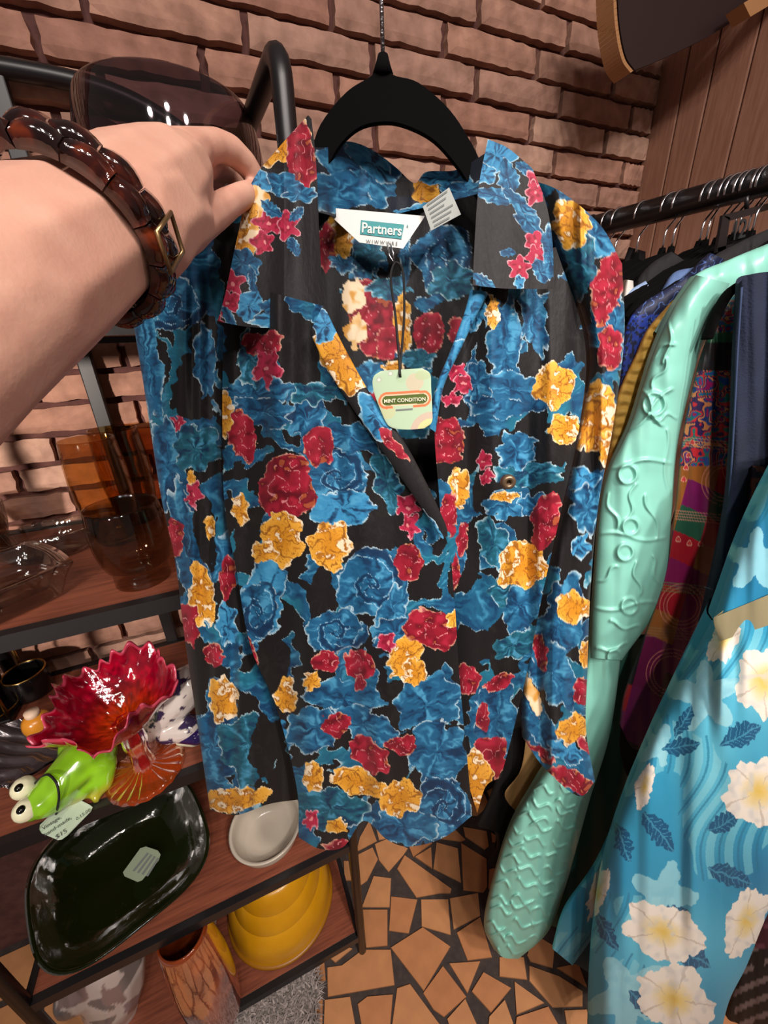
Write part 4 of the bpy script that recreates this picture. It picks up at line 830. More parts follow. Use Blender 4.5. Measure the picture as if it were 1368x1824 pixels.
# ================================================================== clothes rail, hangers and garments
RZ = H+.20
def rail_x(y): return .777+(.684-y)*.17
rl = thing('garment_rail', 'black metal clothes rail running out from the brick wall', 'rail', (rail_x(.8), .8, 0))
tube('rail_bar', [(rail_x(.76), .76, RZ), (rail_x(-.35), -.35, RZ)], .0195, M['steel'], rl, 20)
for y in (.745, -.32):
    tube('rail_post', [(rail_x(y), y, 0), (rail_x(y), y, RZ)], .0145, M['steel'], rl, 16)
    tube('rail_foot', [(rail_x(y)-.22, y, .014), (rail_x(y)+.22, y, .014)], .0135, M['steel'], rl, 12)
    tube('end_cap', [(rail_x(y), y-.03, RZ), (rail_x(y), y+.03, RZ)], .021, M['steel'], rl, 16)
def make_rack_hanger():
    t = thing('clothes_hanger', '', 'hanger')
    n = [(-.21, -.175), (-.19, -.150), (-.12, -.118), (-.062, -.090), (-.03, -.076), (-.007, -.070), (-.004, -.060), (.004, -.060), (.007, -.070), (.03, -.076), (.062, -.090), (.12, -.118), (.19, -.150), (.21, -.175),
         (.205, -.188), (.185, -.166), (.115, -.136), (.06, -.114), (.0, -.104), (-.06, -.114), (-.115, -.136), (-.185, -.166), (-.205, -.188)]
    plate('hanger_body', [(a, 0, b) for a, b in n], .006, M['velvet'], t, (0, 1, 0))
    hk = [(0, 0, -.042), (0, 0, -.020), (.006, 0, -.004)]+[(.0185*math.cos(a)+.0, 0, .0185*math.sin(a)) for a in np.linspace(-.9, PI+.25, 16)]
    hk = [(0, 0, -.064), (0, 0, -.036), (.011, 0, -.022)]+[(.0225*math.cos(a), 0, .0225*math.sin(a)-.0015) for a in np.linspace(-.75, PI+.3, 16)]
    tube('hook', smoothpath(hk, 3), .0018, M['chrome'], t, 8); return t
hproto = make_rack_hanger(); first = True
ORD = ['first', 'second', 'third', 'fourth', 'fifth', 'sixth', 'seventh', 'eighth', 'ninth', 'tenth', 'eleventh', 'twelfth', 'thirteenth']
def add_hanger(y, rz, lab):
    global first
    if first: r = hproto; first = False
    else:
        r = hproto.copy(); C.objects.link(r)
        for ch in list(hproto.children):
            c = ch.copy(); C.objects.link(c); c.parent = r
    r.location = (rail_x(y), y, RZ-.001); r.rotation_euler = (0, 0, rz); tag(r, lab, 'hanger', 'clothes hangers on the rail')
for k, px in enumerate((1086, 1104, 1146, 1196, 1213, 1266, 1278, 1299, 1312, 1328, 1338, 1356, 1366)):
    y = float(onZ(px, 397-(px-1085)*.262, RZ)[1]); add_hanger(y, random.uniform(-.10, .10), 'black velvet hanger with chrome hook, %s on the rail from the brick wall' % ORD[k])
for y, w_ in ((.405, 'mint quilted robe'), (.33, 'patchwork dress'), (.26, 'denim vest'), (.19, 'hawaiian dress')): add_hanger(y, random.uniform(-.08, .08), 'black velvet hanger with chrome hook inside the '+w_)
# size divider
sd = thing('size_divider', 'black square size divider marked 12 hanging from the clothes rail', 'sign', (rail_x(.47), .47, RZ))
sy = .452
def SQ(a, b): return onY(a, b, sy)
for q in ([(1285, 384), (1368, 362), (1368, 374), (1298, 394)], [(1285, 384), (1298, 388), (1290, 446), (1274, 450)], [(1276, 442), (1330, 428), (1330, 436), (1276, 450)]): plate('frame_bar', [SQ(*p) for p in q], .004, M['steel'], sd, (0, 1, 0))
text('size_text', '12', .036, SQ(1316, 411), SQ(1340, 404)-SQ(1300, 415), (0, 0, 1), M['ink'], sd, .0008)
tube('divider_clip', [SQ(1330, 372), SQ(1330, 350)], .003, M['steel'], sd, 8)

def dd(a, b): return lambda px, py, u, v: a+(b-a)*v
mint = plain('mint_satin', (134, 202, 186), .38, bmp=(16, .35), coat=.1)
# mint quilted robe
rb_ = thing('quilted_robe', 'mint green quilted satin robe hanging on the clothes rail', 'robe', onD(1250, 520, .57))
def quilt(px, py, u, v):
    """raised cording in loops and rings"""
    h = np.zeros_like(px)
    for (cx, cy, r) in QR:
        d = np.abs(np.hypot(px-cx, (py-cy))-r); h -= .0042*np.exp(-(d/3.4)**2)
    for (x0, y0, x1, y1) in QL:
        ln = math.hypot(x1-x0, y1-y0); ax_, ay_ = (x1-x0)/ln, (y1-y0)/ln
        t = ((px-x0)*ax_+(py-y0)*ay_)/ln; sd_ = -(px-x0)*ay_+(py-y0)*ax_-5*np.sin(t*7+x0)
        h -= .0036*np.exp(-(sd_/3.2)**2)*np.exp(-np.clip(np.abs(t-.5)-.45, 0, 9)**2*ln*ln/18)
    return h+.003*(vn(px/34, py/34, 41)-.5)
QR = [(1165, 720, 20), (1118, 845, 16), (1124, 938, 14), (1114, 984, 14), (1122, 1080, 14), (1095, 1170, 12)]
QL = [(1100, 1010, 1060, 1040), (1150, 880, 1175, 960), (1190, 640, 1160, 690), (1205, 740, 1170, 745), (1080, 880, 1100, 940), (1160, 990, 1178, 1050), (1085, 1110, 1140, 1120), (1140, 690, 1180, 760), (1118, 770, 1200, 690), (1075, 830, 1200, 820), (1065, 952, 1190, 960), (1130, 860, 1120, 920), (1185, 760, 1192, 900), (1130, 1000, 1140, 1060), (1055, 1085, 1180, 1075), (1150, 640, 1200, 610), (1060, 1160, 1120, 1150), (1195, 560, 1185, 650)]
cloth('shoulder', [(1368, 434), (1300, 462), (1228, 498), (1165, 590)], [(1395, 470), (1368, 520), (1310, 520), (1238, 640)], dd(.612, .60), mint, rb_, 70, 90, puff=.018, fold=.006, lam=30, seed=41)
cloth('sleeve', [(1240, 490), (1208, 534), (1181, 586), (1159, 642), (1145, 687), (1123, 755), (1083, 842), (1067, 920), (1057, 1050), (1050, 1172)], [(1300, 505), (1256, 600), (1228, 700), (1206, 800), (1196, 930), (1184, 1060), (1108, 1176)], dd(.565, .53), mint, rb_, 150, 330, puff=.030, fold=.005, lam=40, seed=43, relief=quilt)
random.seed(12); QR = []; QL = []
for yy in range(1400, 1700, 24):
    for xx in range(870, 1060, 44):
        x_ = xx+random.uniform(-8, 8)-(yy-1400)*.2; y_ = yy+random.uniform(-6, 6); QL.append((x_, y_, x_+34, y_+12))
cloth('skirt', [(1052, 1130), (1012, 1300), (950, 1400), (905, 1480), (872, 1590), (862, 1650), (880, 1692)], [(1112, 1120), (1088, 1300), (1052, 1420), (1030, 1500), (1004, 1590), (976, 1660), (924, 1708)], dd(.545, .462), mint, rb_, 150, 380, bottom=[(880, 1692), (898, 1706), (924, 1708)], puff=.034, fold=.006, lam=34, seed=45, relief=quilt)
cloth('skirt_back', [(1080, 1160), (1050, 1340), (1000, 1500), (960, 1640)], [(1160, 1130), (1130, 1330), (1080, 1500), (1010, 1660)], dd(.60, .50), plain('mint_shaded', (40, 96, 86), .7), rb_, 40, 60, puff=.01, fold=.01, lam=40, seed=47)  # inside back of the robe, its interior shadow put into a darker mint
def dress(name, label, cat, parts, mat, base):
    t = thing(name, label, cat, base)
    for p in parts:
        nm, l, r, d = p[:4]; kw = p[4] if len(p) > 4 else {}
        a = dict(nu=50, nv=80, puff=.014, fold=.005, lam=26, seed=int(abs(l[0][0])) % 40); a.update(kw); m = a.pop('mat', mat)
        cloth(nm, l, r, d, m, t, **a)
    return t
# yellow knit
def knitrel(px, py, u, v): return .0026*np.sin(py/3.1+np.sin(px/7)*.6)*(.4+.6*np.abs(np.sin(u*9)))
dress('yellow_knit', 'yellow ribbed knit top between the blouse sleeve and the mint robe', 'sweater', [('sleeve', [(1198, 540), (1155, 586), (1134, 631), (1112, 676), (1097, 720), (1087, 790), (1076, 860)], [(1238, 520), (1205, 620), (1170, 720), (1135, 830), (1100, 920)], dd(.615, .61), dict(nu=90, nv=260, relief=knitrel, puff=.016, fold=.004))],
      plain('yellow_yarn', (222, 182, 92), .8, vary=(200, 152, 58), vscale=60, bmp=(160, .4)), onD(1150, 640, .65))
dress('pink_blouse', 'pale pink blouse showing as a strip beside the mint robe', 'blouse', [('body', [(1188, 590), (1160, 660), (1140, 740), (1126, 800)], [(1215, 590), (1190, 660), (1170, 740), (1150, 800)], dd(.598, .592)), ('collar', [(1278, 480), (1268, 498), (1262, 520)], [(1306, 482), (1310, 500), (1300, 530)], dd(.625, .62), dict(nu=24, nv=24))], plain('pink_cotton', (226, 160, 168), .7), onD(1160, 700, .62))
dress('green_blouse', 'bit of a bright green blouse behind the pink collar', 'blouse', [('body', [(1262, 490), (1250, 520), (1230, 560)], [(1286, 470), (1290, 500), (1280, 560)], dd(.64, .635), dict(nu=24, nv=30))], plain('green_cotton', (84, 150, 76), .7), onD(1268, 500, .70))
# navy printed blouse: pale line drawing
def p_navy(x, y):
    p = Paint(x, y, (24, 32, 62), 2); a = vn(x/12, y/12, 31)*4+x/7; n = np.abs(np.sin(a+y/9+2*vn(x/9, y/9, 33)))
    i = np.nonzero(n < .17)[0]; p.mix(i, (96, 132, 206), np.full(len(i), .75)); i = np.nonzero((y > 560) & (vn(x/4, y/4, 35) > .5))[0]; p.mix(i, (38, 66, 170), np.full(len(i), .9)); return p.c
dress('navy_blouse', 'navy blouse with thin pale blue line print beside the black garments', 'blouse', [('body', [(1265, 450), (1210, 500), (1140, 545), (1112, 600), (1100, 740)], [(1290, 462), (1250, 520), (1190, 575), (1150, 650), (1116, 760)], dd(.655, .65), dict(colfn=p_navy, nu=90, nv=200))], printed('navy_print', .6), onD(1180, 540, .72))
dress('denim_shirt', 'faded blue denim shirt shoulder behind the navy blouse', 'shirt', [('shoulder', [(1236, 476), (1200, 486), (1176, 520), (1150, 560)], [(1258, 480), (1230, 505), (1205, 540), (1176, 590)], dd(.69, .68))], plain('faded_denim', (82, 106, 152), .8, bmp=(300, .4)), onD(1200, 500, .76))
dress('light_denim_shirt', 'pale blue shirt edge close to the blouse sleeve', 'shirt', [('sleeve', [(1150, 500), (1122, 518), (1104, 545), (1100, 600)], [(1160, 516), (1140, 535), (1120, 560), (1112, 620)], dd(.72, .71), dict(nu=24, nv=40))], plain('pale_denim', (140, 166, 204), .8, bmp=(300, .3)), onD(1130, 530, .8))
dress('white_blouse', 'sliver of a white blouse beside the blouse shoulder', 'blouse', [('sleeve', [(1114, 498), (1110, 520), (1106, 560)], [(1128, 500), (1128, 520), (1120, 560)], dd(.73, .72), dict(nu=20, nv=30))], plain('white_cotton', (206, 200, 192), .7), onD(1118, 520, .83))
# black garments
bl = M['blackfab']
dress('black_jacket', 'black jacket on the rail, farthest back behind the blouse sleeve', 'jacket', [('shoulder', [(1120, 440), (1108, 480), (1104, 560), (1096, 700)], [(1150, 448), (1148, 500), (1140, 560), (1120, 720)], dd(.93, .90)), ('body', [(1096, 560), (1060, 800), (1000, 1100), (930, 1300)], [(1140, 560), (1110, 800), (1060, 1100), (1000, 1300)], dd(.90, .86))], bl, onD(1120, 500, .92))
dress('black_cardigan', 'black cardigan with sloping shoulder under the chrome hooks', 'cardigan', [('shoulder', [(1196, 448), (1160, 470), (1132, 505), (1118, 560)], [(1228, 470), (1205, 500), (1180, 530), (1150, 600)], dd(.75, .74))], bl, onD(1180, 480, .83))
dress('black_blazer', 'black blazer between the navy blouse and the yellow knit', 'blazer', [('shoulder', [(1262, 500), (1200, 548), (1160, 600), (1132, 690), (1118, 760)], [(1290, 520), (1240, 560), (1200, 600), (1170, 690), (1130, 800)], dd(.635, .63)), ('body', [(1128, 680), (1090, 860), (1040, 1100), (960, 1300)], [(1180, 680), (1130, 860), (1090, 1100), (1010, 1300)], dd(.69, .66))], bl, onD(1200, 570, .68))
dress('black_coat', 'black coat just behind the mint robe shoulder', 'coat', [('shoulder', [(1368, 408), (1320, 430), (1262, 462), (1215, 510)], [(1390, 440), (1340, 470), (1290, 500), (1240, 540)], dd(.69, .67))], bl, onD(1300, 460, .68))
# black scalloped skirt and tan garment low between the blouse and the robe
dress('black_skirt', 'black skirt with a scalloped hem hanging beside the floral blouse', 'skirt', [('skirt_body', [(940, 1180), (900, 1330), (872, 1420), (850, 1466), (866, 1476), (880, 1480), (884, 1510), (868, 1536)], [(1010, 1180), (980, 1330), (950, 1420), (930, 1480), (914, 1520), (908, 1538)], dd(.66, .56), dict(bottom=[(868, 1536), (884, 1548), (908, 1538)], fold=.008))], bl, onD(920, 1400, .62))
dress('tan_blouse', 'pointed hem of a tan pleated garment above the mint robe skirt', 'blouse', [('hem', [(940, 1290), (928, 1370), (899, 1414), (920, 1448), (926, 1466)], [(1010, 1290), (1000, 1370), (985, 1410), (960, 1450), (934, 1472)], dd(.585, .555), dict(relief=lambda px, py, u, v: .0012*np.sin((px+py*.6)/4.5), puff=.004))], plain('tan_cotton', (190, 150, 96), .75), onD(940, 1400, .57))
# patchwork dress
def p_patch(x, y):
    p = Paint(x, y, (64, 10, 44), 1.5); c = [(136, 18, 84), (176, 18, 40), (20, 20, 22), (110, 12, 70), (34, 92, 66), (160, 96, 34), (120, 16, 88), (170, 20, 36)]
    s = x+(y-700)*.27; row = np.floor(y/46+.6*np.sin(s/60)); colu = np.floor((s-1215)/52); k = (_h(row, colu, 2)*8).astype(int)
    for q in range(8): i = np.nonzero(k == q)[0]; p.mix(i, c[q], np.full(len(i), .92))
    i = np.nonzero(y < 830)[0]; n = (vn(x[i]/12, y[i]/9, 37)*8).astype(int); cc = np.array([(140, 20, 70), (30, 74, 150), (28, 110, 100), (196, 40, 50), (50, 30, 80), (206, 130, 80), (24, 60, 120), (150, 20, 90)])
    p.c[i] = cc[np.clip(n, 0, 7)]
    for cx, cy, r in ((1330, 830, 44), (1215, 1080, 40), (1195, 1200, 44), (1290, 860, 40)):
        d = np.hypot(x-cx, y-cy)
        for rr in (r, r-7, r-13): i = np.nonzero(np.abs(d-rr) < .9)[0]; p.mix(i, (206, 130, 110), np.full(len(i), .8))
    for yy, cl_ in ((912, (214, 140, 120)), (1042, (110, 140, 80)), (1125, (150, 120, 90)), (780, (196, 150, 110))):
        d = y-yy-(x-1230)*.1
        for o_ in (0, 5, 10, 15): i = np.nonzero(np.abs(d-o_) < .9)[0]; p.mix(i, cl_, np.full(len(i), .8))
    for cx, cy in ((1233, 787), (1227, 810), (1222, 832), (1218, 853), (1208, 960), (1228, 967), (1248, 968)):
        d = np.hypot(x-cx, (y-cy)-np.abs(x-cx)*.5); i = np.nonzero(d < 5)[0]; p.mix(i, (196, 60, 60), np.ones(len(i))); i = np.nonzero((d > 3.8) & (d < 5))[0]; p.mix(i, (220, 160, 140), np.ones(len(i)))
    i = np.nonzero((y < 660) & (y > 610))[0]; p.mix(i, (20, 18, 20), np.full(len(i), .9)); i = np.nonzero((y > 592) & (y < 610))[0]; p.mix(i, (34, 96, 62), np.full(len(i), .9)); return p.c
dress('patchwork_dress', 'magenta, red and green patchwork print dress between mint robe and denim vest', 'dress', [('body', [(1310, 520), (1262, 600), (1232, 700), (1214, 800), (1204, 900), (1186, 1020), (1150, 1130), (1114, 1230), (1104, 1290)], [(1350, 520), (1330, 620), (1316, 760), (1300, 900), (1272, 1030), (1236, 1130), (1200, 1220), (1150, 1340)], dd(.55, .515), dict(colfn=p_patch, nu=170, nv=420, bottom=[(1104, 1290), (1124, 1330), (1150, 1340)], puff=.012))], printed('patchwork_print', .4, .1, None, .5), onD(1270, 700, .54))
dress('black_scarf', 'black tie end dangling below the patchwork dress', 'scarf', [('tail', [(1106, 1290), (1104, 1330), (1112, 1370), (1126, 1398)], [(1150, 1320), (1150, 1350), (1148, 1380), (1140, 1402)], dd(.53, .52), dict(nu=24, nv=40, puff=.006))], M['blackfab'], onD(1125, 1340, .53))
# denim vest
den = plain('dark_denim', (15, 22, 40), .95, vary=(25, 35, 60), vscale=14, bmp=(420, .5))
dv_ = dress('denim_vest', 'dark blue denim vest hanging in front of the patchwork dress', 'vest', [('body', [(1314, 506), (1306, 620), (1300, 760), (1290, 900), (1268, 1020), (1246, 1120), (1232, 1200)], [(1420, 480), (1420, 700), (1400, 850), (1350, 960), (1310, 1060), (1285, 1110), (1262, 1190)], dd(.505, .47), dict(nu=80, nv=160, top=[(1314, 506), (1340, 488), (1420, 480)], fold=.010, lam=36))], den, onD(1340, 600, .5))
tube('seam', [onD(a, b, .4895-.00004*(b-510)) for a, b in smoothpath([(1321, 512), (1314, 620), (1307, 760), (1297, 900), (1276, 1020), (1254, 1120)], 6)], .0011, plain('denim_thread', (46, 62, 96), .8), dv_, 6)
tube('hem_stitch', [onD(a, b, .462) for a, b in ((1256, 1046), (1270, 1050), (1290, 1052))], .0008, plain('pale_thread', (130, 140, 160), .8), dv_, 6)
# bare hanger tip in front of the patchwork dress
ht = thing('hanger_arm', 'black velvet hanger end poking out of the denim vest armhole', 'hanger', onD(1290, 560, .52))
tube('arm_tip', smoothpath([onD(1330, 500, .525), onD(1300, 520, .522), (onD(1278, 555, .52)), onD(1264, 590, .518), onD(1259, 604, .517)], 5), .0075, M['velvet'], ht, 12, flat=.5)
# hawaiian dress
def p_haw(x, y):
    p = Paint(x, y, (44, 140, 176), 3); n = vn(x/90, y/120, 51); p.mix(np.arange(len(x)), (96, 184, 208), np.clip((n-.45)*2.2, 0, .8)); p.mix(np.arange(len(x)), (20, 104, 146), np.clip((.4-n)*2.6, 0, .8))
    a = np.abs(np.sin((x*.8+y*.25+14*np.sin(y/38))/8.5)); m = vn(x/70, y/70, 53); i = np.nonzero((a < .2) & (m > .5))[0]; p.mix(i, (30, 108, 140), np.full(len(i), .6))
    i = np.nonzero((a > .75) & (m > .55))[0]; p.mix(i, (140, 204, 214), np.full(len(i), .5))
    p.many([('plum', 1258, 1240, 52), ('plum', 1345, 1000, 44), ('plum', 1175, 1330, 30), ('plum', 1180, 1600, 50), ('plum', 1120, 1780, 60), ('dleaf', 1218, 1285, 34, 12, -62), ('dleaf', 1212, 1330, 36, 16, -10), ('dleaf', 1320, 1310, 42, 20, -28), ('dleaf', 1172, 1480, 46, 18, 52), ('dleaf', 1290, 1465, 34, 16, -30), ('dleaf', 1110, 1500, 40, 14, 70), ('dleaf', 1080, 1660, 40, 14, 60), ('dleaf', 1300, 1560, 44, 18, 20), ('dleaf', 1230, 1700, 44, 20, 30), ('dleaf', 1200, 1630, 30, 18, 0), ('dleaf', 1150, 1790, 40, 18, 40),
      ('hib', 1352, 1410, 62, 62), ('hib', 1360, 1215, 52, 60), ('hib', 1180, 1660, 72, 46, 20), ('hib', 1200, 1780, 70, 56, 30), ('hib', 1150, 1400, 14, 40, 15), ('hib', 1065, 1590, 14, 46, 20), ('hib', 1330, 1640, 34, 60, 20), ('hib', 1290, 1140, 24, 44, 20)]); return p.c
hw = printed('hawaiian_print', .6, .05, (40, .25), .35)
dress('hawaiian_dress', 'turquoise hawaiian dress with white hibiscus flowers at the front of the rail', 'dress', [
    ('body', [(1268, 1105), (1216, 1200), (1160, 1310), (1112, 1420), (1076, 1530), (1060, 1620), (1050, 1720), (1046, 1840)], [(1460, 1020), (1450, 1250), (1430, 1450), (1400, 1560), (1362, 1640), (1330, 1720), (1300, 1780), (1284, 1840)], dd(.43, .345), dict(colfn=p_haw, nu=260, nv=460, puff=.045, fold=.014, lam=60)),
    ('sleeve', [(1400, 800), (1352, 890), (1316, 970), (1288, 1050), (1270, 1104)], [(1520, 820), (1490, 900), (1460, 960), (1420, 1020), (1390, 1058)], dd(.42, .40), dict(colfn=p_haw, nu=130, nv=160, puff=.03, fold=.006, lam=40)),
    ('bodice', [(1520, 470), (1450, 620), (1420, 760), (1402, 900), (1385, 1090)], [(1760, 420), (1720, 600), (1640, 850), (1500, 1080)], dd(.47, .44), dict(colfn=p_haw, nu=60, nv=80, puff=.03, fold=.006, lam=50)),
    ('cuff_lining', [(1271, 1100), (1273, 1116), (1284, 1142)], [(1440, 1030), (1440, 1060), (1440, 1090)], dd(.378, .376), dict(mat=plain('beige_lining', (134, 126, 96), .7), nu=40, nv=20, puff=.006, fold=.003)),
    ('side_panel', [(1112, 1430), (1060, 1540), (1004, 1620), (984, 1690)], [(1150, 1430), (1110, 1560), (1068, 1650), (1020, 1720)], dd(.455, .42), dict(colfn=p_haw, nu=90, nv=200, puff=.015)),
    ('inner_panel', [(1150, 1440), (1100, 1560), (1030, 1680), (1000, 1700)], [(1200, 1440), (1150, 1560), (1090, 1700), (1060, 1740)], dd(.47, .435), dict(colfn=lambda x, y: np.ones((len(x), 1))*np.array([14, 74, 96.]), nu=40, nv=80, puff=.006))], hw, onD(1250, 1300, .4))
# dark striped garment at the bottom right
def p_str(x, y):
    p = Paint(x, y, (18, 15, 17), 3); a = np.sin((x*.45+y)/5.0+1.4*np.sin(x/50)); i = np.nonzero((a > .45) & (vn(x/26, y/26, 61) > .35))[0]; p.mix(i, (140, 120, 118), np.full(len(i), .7)); i = np.nonzero((y < 1690) & (x > 1345))[0]; p.mix(i, (84, 18, 40), np.full(len(i), .6)); return p.c
dress('striped_skirt', 'black and grey striped garment at the lower right corner', 'skirt', [('body', [(1560, 760), (1440, 1250), (1352, 1600), (1318, 1720), (1284, 1840)], [(1720, 760), (1600, 1250), (1520, 1600), (1480, 1720), (1450, 1840)], dd(.52, .385), dict(colfn=p_str, nu=110, nv=240, puff=.02))], printed('striped_print', .7), onD(1370, 1650, .44))
dress('lace_blouse', 'brown lacy blouse showing at the right edge below the denim vest', 'blouse', [('body', [(1340, 830), (1330, 900), (1300, 980), (1290, 1080)], [(1430, 830), (1420, 900), (1400, 980), (1380, 1080)], dd(.47, .455), dict(colfn=lambda x, y: np.where((vn(x/9, y/9, 71) > .55)[:, None], np.array([96, 52, 40.]), np.array([26, 24, 40.])), nu=60, nv=90, puff=.01))], printed('brown_lace', .8), onD(1360, 950, .46))

# ================================================================== wooden-edged panel in the upper corner
wp = thing('wooden_sign', 'dark rounded wooden panel with a striped pale edge hanging in the corner', 'sign', (.95, .74, H+.5))
oi_ = smoothpath([(1097, -120), (1098, 0), (1103, 60), (1113, 104), (1128, 126)], 6)+smoothpath([(1150, 118), (1200, 96), (1260, 66), (1312, 34)], 4)+[np.array(p) for p in ((1345, -10), (1380, -120))]
pts = [onY(a, b, .74) for a, b in oi_]
plate('panel_face', pts, .006, plain('dark_walnut', (38, 20, 20), .6), wp, (0, 1, 0))
nrim = smoothpath([(1097, -120), (1098, 0), (1103, 60), (1113, 104), (1128, 126)], 6)
for k in range(len(nrim)-1):
    a = onY(*nrim[k], .737); b = onY(*nrim[k+1], .737); bk = np.array([.0, .035, 0]); o_ = np.array([-.006, 0, -.004])
    vv = [a, b, b+bk, a+bk, a+o_, b+o_, b+bk+o_, a+bk+o_]; g_ = .96
    c_ = sum(vv)/8; vv = [c_+(v-c_)*np.array([1, 1, .94]) for v in vv]
    mesh('edge_block', vv, [(0, 1, 2, 3), (4, 7, 6, 5), (0, 4, 5, 1), (1, 5, 6, 2), (2, 6, 7, 3), (3, 7, 4, 0)], plain('pale_edge_wood', (176, 128, 84), .55) if k == 0 else bpy.data.materials['pale_edge_wood'], wp, False)
plate('back_batten', [onY(a, b, .70) for a, b in ((1308, 16), (1320, 40), (1400, -8), (1400, -40))], .03, bpy.data.materials['pale_edge_wood'], wp, (0, 1, 0))

# ================================================================== the hand and forearm
person = thing('person', 'bare forearm and hand reaching in from the left, pinching the blouse collar', 'person', onC(0, 480, .14))
def hp(px, py, z, rpx): return (onC(px, py, z), rpx*z/F)
def skin_mat():
    m, nt, bs = _nt('skin'); bs.inputs['Roughness'].default_value = .5; bs.inputs['Specular IOR Level'].default_value = .35
    bs.inputs['Subsurface Weight'].default_value = .15; bs.inputs['Subsurface Radius'].default_value = (.008, .003, .002)
    tc = nt.nodes.new('ShaderNodeTexCoord'); n = nt.nodes.new('ShaderNodeTexNoise'); n.inputs['Scale'].default_value = 45; n.inputs['Detail'].default_value = 5; r = nt.nodes.new('ShaderNodeValToRGB')
    nt.links.new(tc.outputs['Object'], n.inputs[0]); nt.links.new(n.outputs[0], r.inputs[0]); nt.links.new(r.outputs[0], bs.inputs['Base Color'])
    r.color_ramp.elements[0].position = .3; r.color_ramp.elements[0].color = L(212, 158, 138); r.color_ramp.elements[1].position = .75; r.color_ramp.elements[1].color = L(226, 178, 156)
    n2 = nt.nodes.new('ShaderNodeTexNoise'); n2.inputs['Scale'].default_value = 500; nt.links.new(tc.outputs['Object'], n2.inputs[0]); b = nt.nodes.new('ShaderNodeBump'); b.inputs['Strength'].default_value = .12; b.inputs['Distance'].default_value = .001
    nt.links.new(n2.outputs[0], b.inputs['Height']); nt.links.new(b.outputs[0], bs.inputs['Normal']); return m
blobs('arm', [
    [hp(-420, 830, .100, 235), hp(-230, 680, .115, 200), hp(-110, 590, .128, 176), hp(-10, 520, .142, 158), hp(85, 462, .162, 136), hp(165, 418, .182, 112), hp(225, 390, .200, 102)],
    [hp(205, 388, .195, 108), hp(250, 356, .212, 98), hp(296, 318, .230, 76), hp(325, 300, .246, 54)],
    [hp(225, 400, .200, 110), hp(275, 378, .215, 86), hp(320, 385, .232, 60)],
    [hp(250, 405, .205, 80), hp(305, 408, .222, 52), hp(350, 398, .243, 34), hp(388, 376, .268, 27), hp(408, 362, .282, 24), hp(434, 348, .297, 21), hp(447, 340, .304, 17)],     # thumb
    [hp(325, 282, .248, 44), hp(352, 264, .262, 30), hp(385, 258, .276, 25), hp(412, 268, .288, 24), hp(438, 292, .300, 21), hp(454, 316, .308, 18)],                              # index finger
    [hp(320, 300, .262, 44), hp(372, 286, .300, 27), hp(405, 296, .318, 23), hp(432, 322, .330, 20)],                                                       # middle finger
    [hp(310, 330, .268, 46), hp(352, 316, .305, 27), hp(378, 330, .322, 22), hp(380, 358, .322, 19)],                                                       # ring finger
    [hp(300, 360, .262, 46), hp(338, 346, .300, 26), hp(356, 364, .312, 21), hp(350, 388, .306, 18)]], .0016, skin_mat(), person, 7)
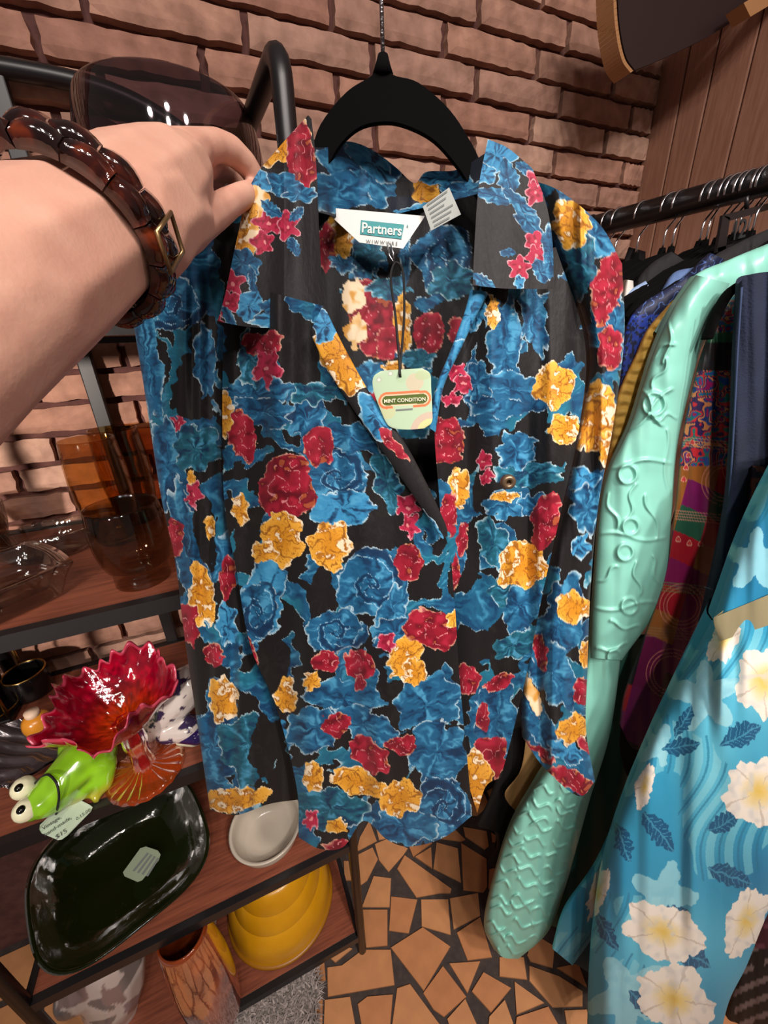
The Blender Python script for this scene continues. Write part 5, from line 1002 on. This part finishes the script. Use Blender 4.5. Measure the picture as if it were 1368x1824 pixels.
# tortoiseshell link bracelet
br = thing('link_bracelet', 'brown tortoiseshell link bracelet with a gold framed clasp on the wrist', 'bracelet', onC(150, 415, .175))
a0 = onC(60, 470, .155); a1 = onC(215, 392, .196); axd = (a1-a0)/np.linalg.norm(a1-a0); ctr = onC(140, 420, .176)
rt = right; rt = rt-0
tip = np.array(-down)*.35+np.array(right)*-.25; axd = axd+tip*.55; axd /= np.linalg.norm(axd)
e1 = -down-axd*((-down)@axd); e1 /= np.linalg.norm(e1); e2 = np.cross(axd, e1)
def tort():
    m, nt, bs = _nt('tortoiseshell'); bs.inputs['Roughness'].default_value = .1; bs.inputs['Coat Weight'].default_value = .6
    tc = nt.nodes.new('ShaderNodeTexCoord'); n = nt.nodes.new('ShaderNodeTexNoise'); n.inputs['Scale'].default_value = 85; n.inputs['Detail'].default_value = 2; r = nt.nodes.new('ShaderNodeValToRGB')
    nt.links.new(tc.outputs['Object'], n.inputs[0]); nt.links.new(n.outputs[0], r.inputs[0]); nt.links.new(r.outputs[0], bs.inputs['Base Color'])
    e = r.color_ramp.elements; e[0].position = .42; e[0].color = L(26, 11, 10); e[1].position = .8; e[1].color = L(150, 62, 24); x = e.new(.55); x.color = L(58, 20, 15); return m
tm = tort(); NL = 14; Rb = .0335; gold_ = plain('aged_gold', (150, 122, 84), .3, .8)
for k in range(NL):
    a = 2*PI*(k+.5)/NL; hw_ = PI/NL*.96
    for row in (-1, 1):
        vs_, fs_ = [], []; sh_ = (PI/NL) if row > 0 else 0; M_ = 6
        wid = .0052; oc = row*.0048; isc = (k == 3)
        for q in range(M_+1):
            b = a+sh_-hw_+2*hw_*q/M_; bul = .0022*math.sin(PI*q/M_)
            for (dr, dw) in ((-.002, -wid), (.0032+bul, -wid*.9), (.0045+bul, 0), (.0032+bul, wid*.9), (-.002, wid)):
                vs_.append(ctr+axd*(oc+dw)+(Rb+dr)*(math.cos(b)*e1+math.sin(b)*e2))
        for q in range(M_):
            for s in range(5): s2 = (s+1) % 5; fs_.append((q*5+s, q*5+s2, (q+1)*5+s2, (q+1)*5+s))
        fs_ += [tuple(range(5)), tuple(M_*5+s for s in range(5))[::-1]]
        mesh('link', vs_, fs_, tm, br)

b = 2*PI*.68
for s_ in range(1):
    best = min(np.linspace(0, 2*PI, 200), key=lambda b: np.hypot(*(np.array([(lambda q: (CX+F*(q@AX[:, 0])/(q@AX[:, 2]), CY+F*(q@AX[:, 1])/(q@AX[:, 2])))(ctr+(Rb+.006)*(math.cos(b)*e1+math.sin(b)*e2)-np.array([0, 0, H]))])-np.array([232, 455]))[0]))
    rd = math.cos(best)*e1+math.sin(best)*e2; tn = np.cross(axd, rd); pc = ctr+rd*(Rb+.0062)
    ring = [pc+axd*a_+tn*b_ for a_, b_ in ((-.0105, -.008), (.0105, -.008), (.0105, .008), (-.0105, .008))]
    tube('clasp_frame', ring, .0011, gold_, br, 8, True)
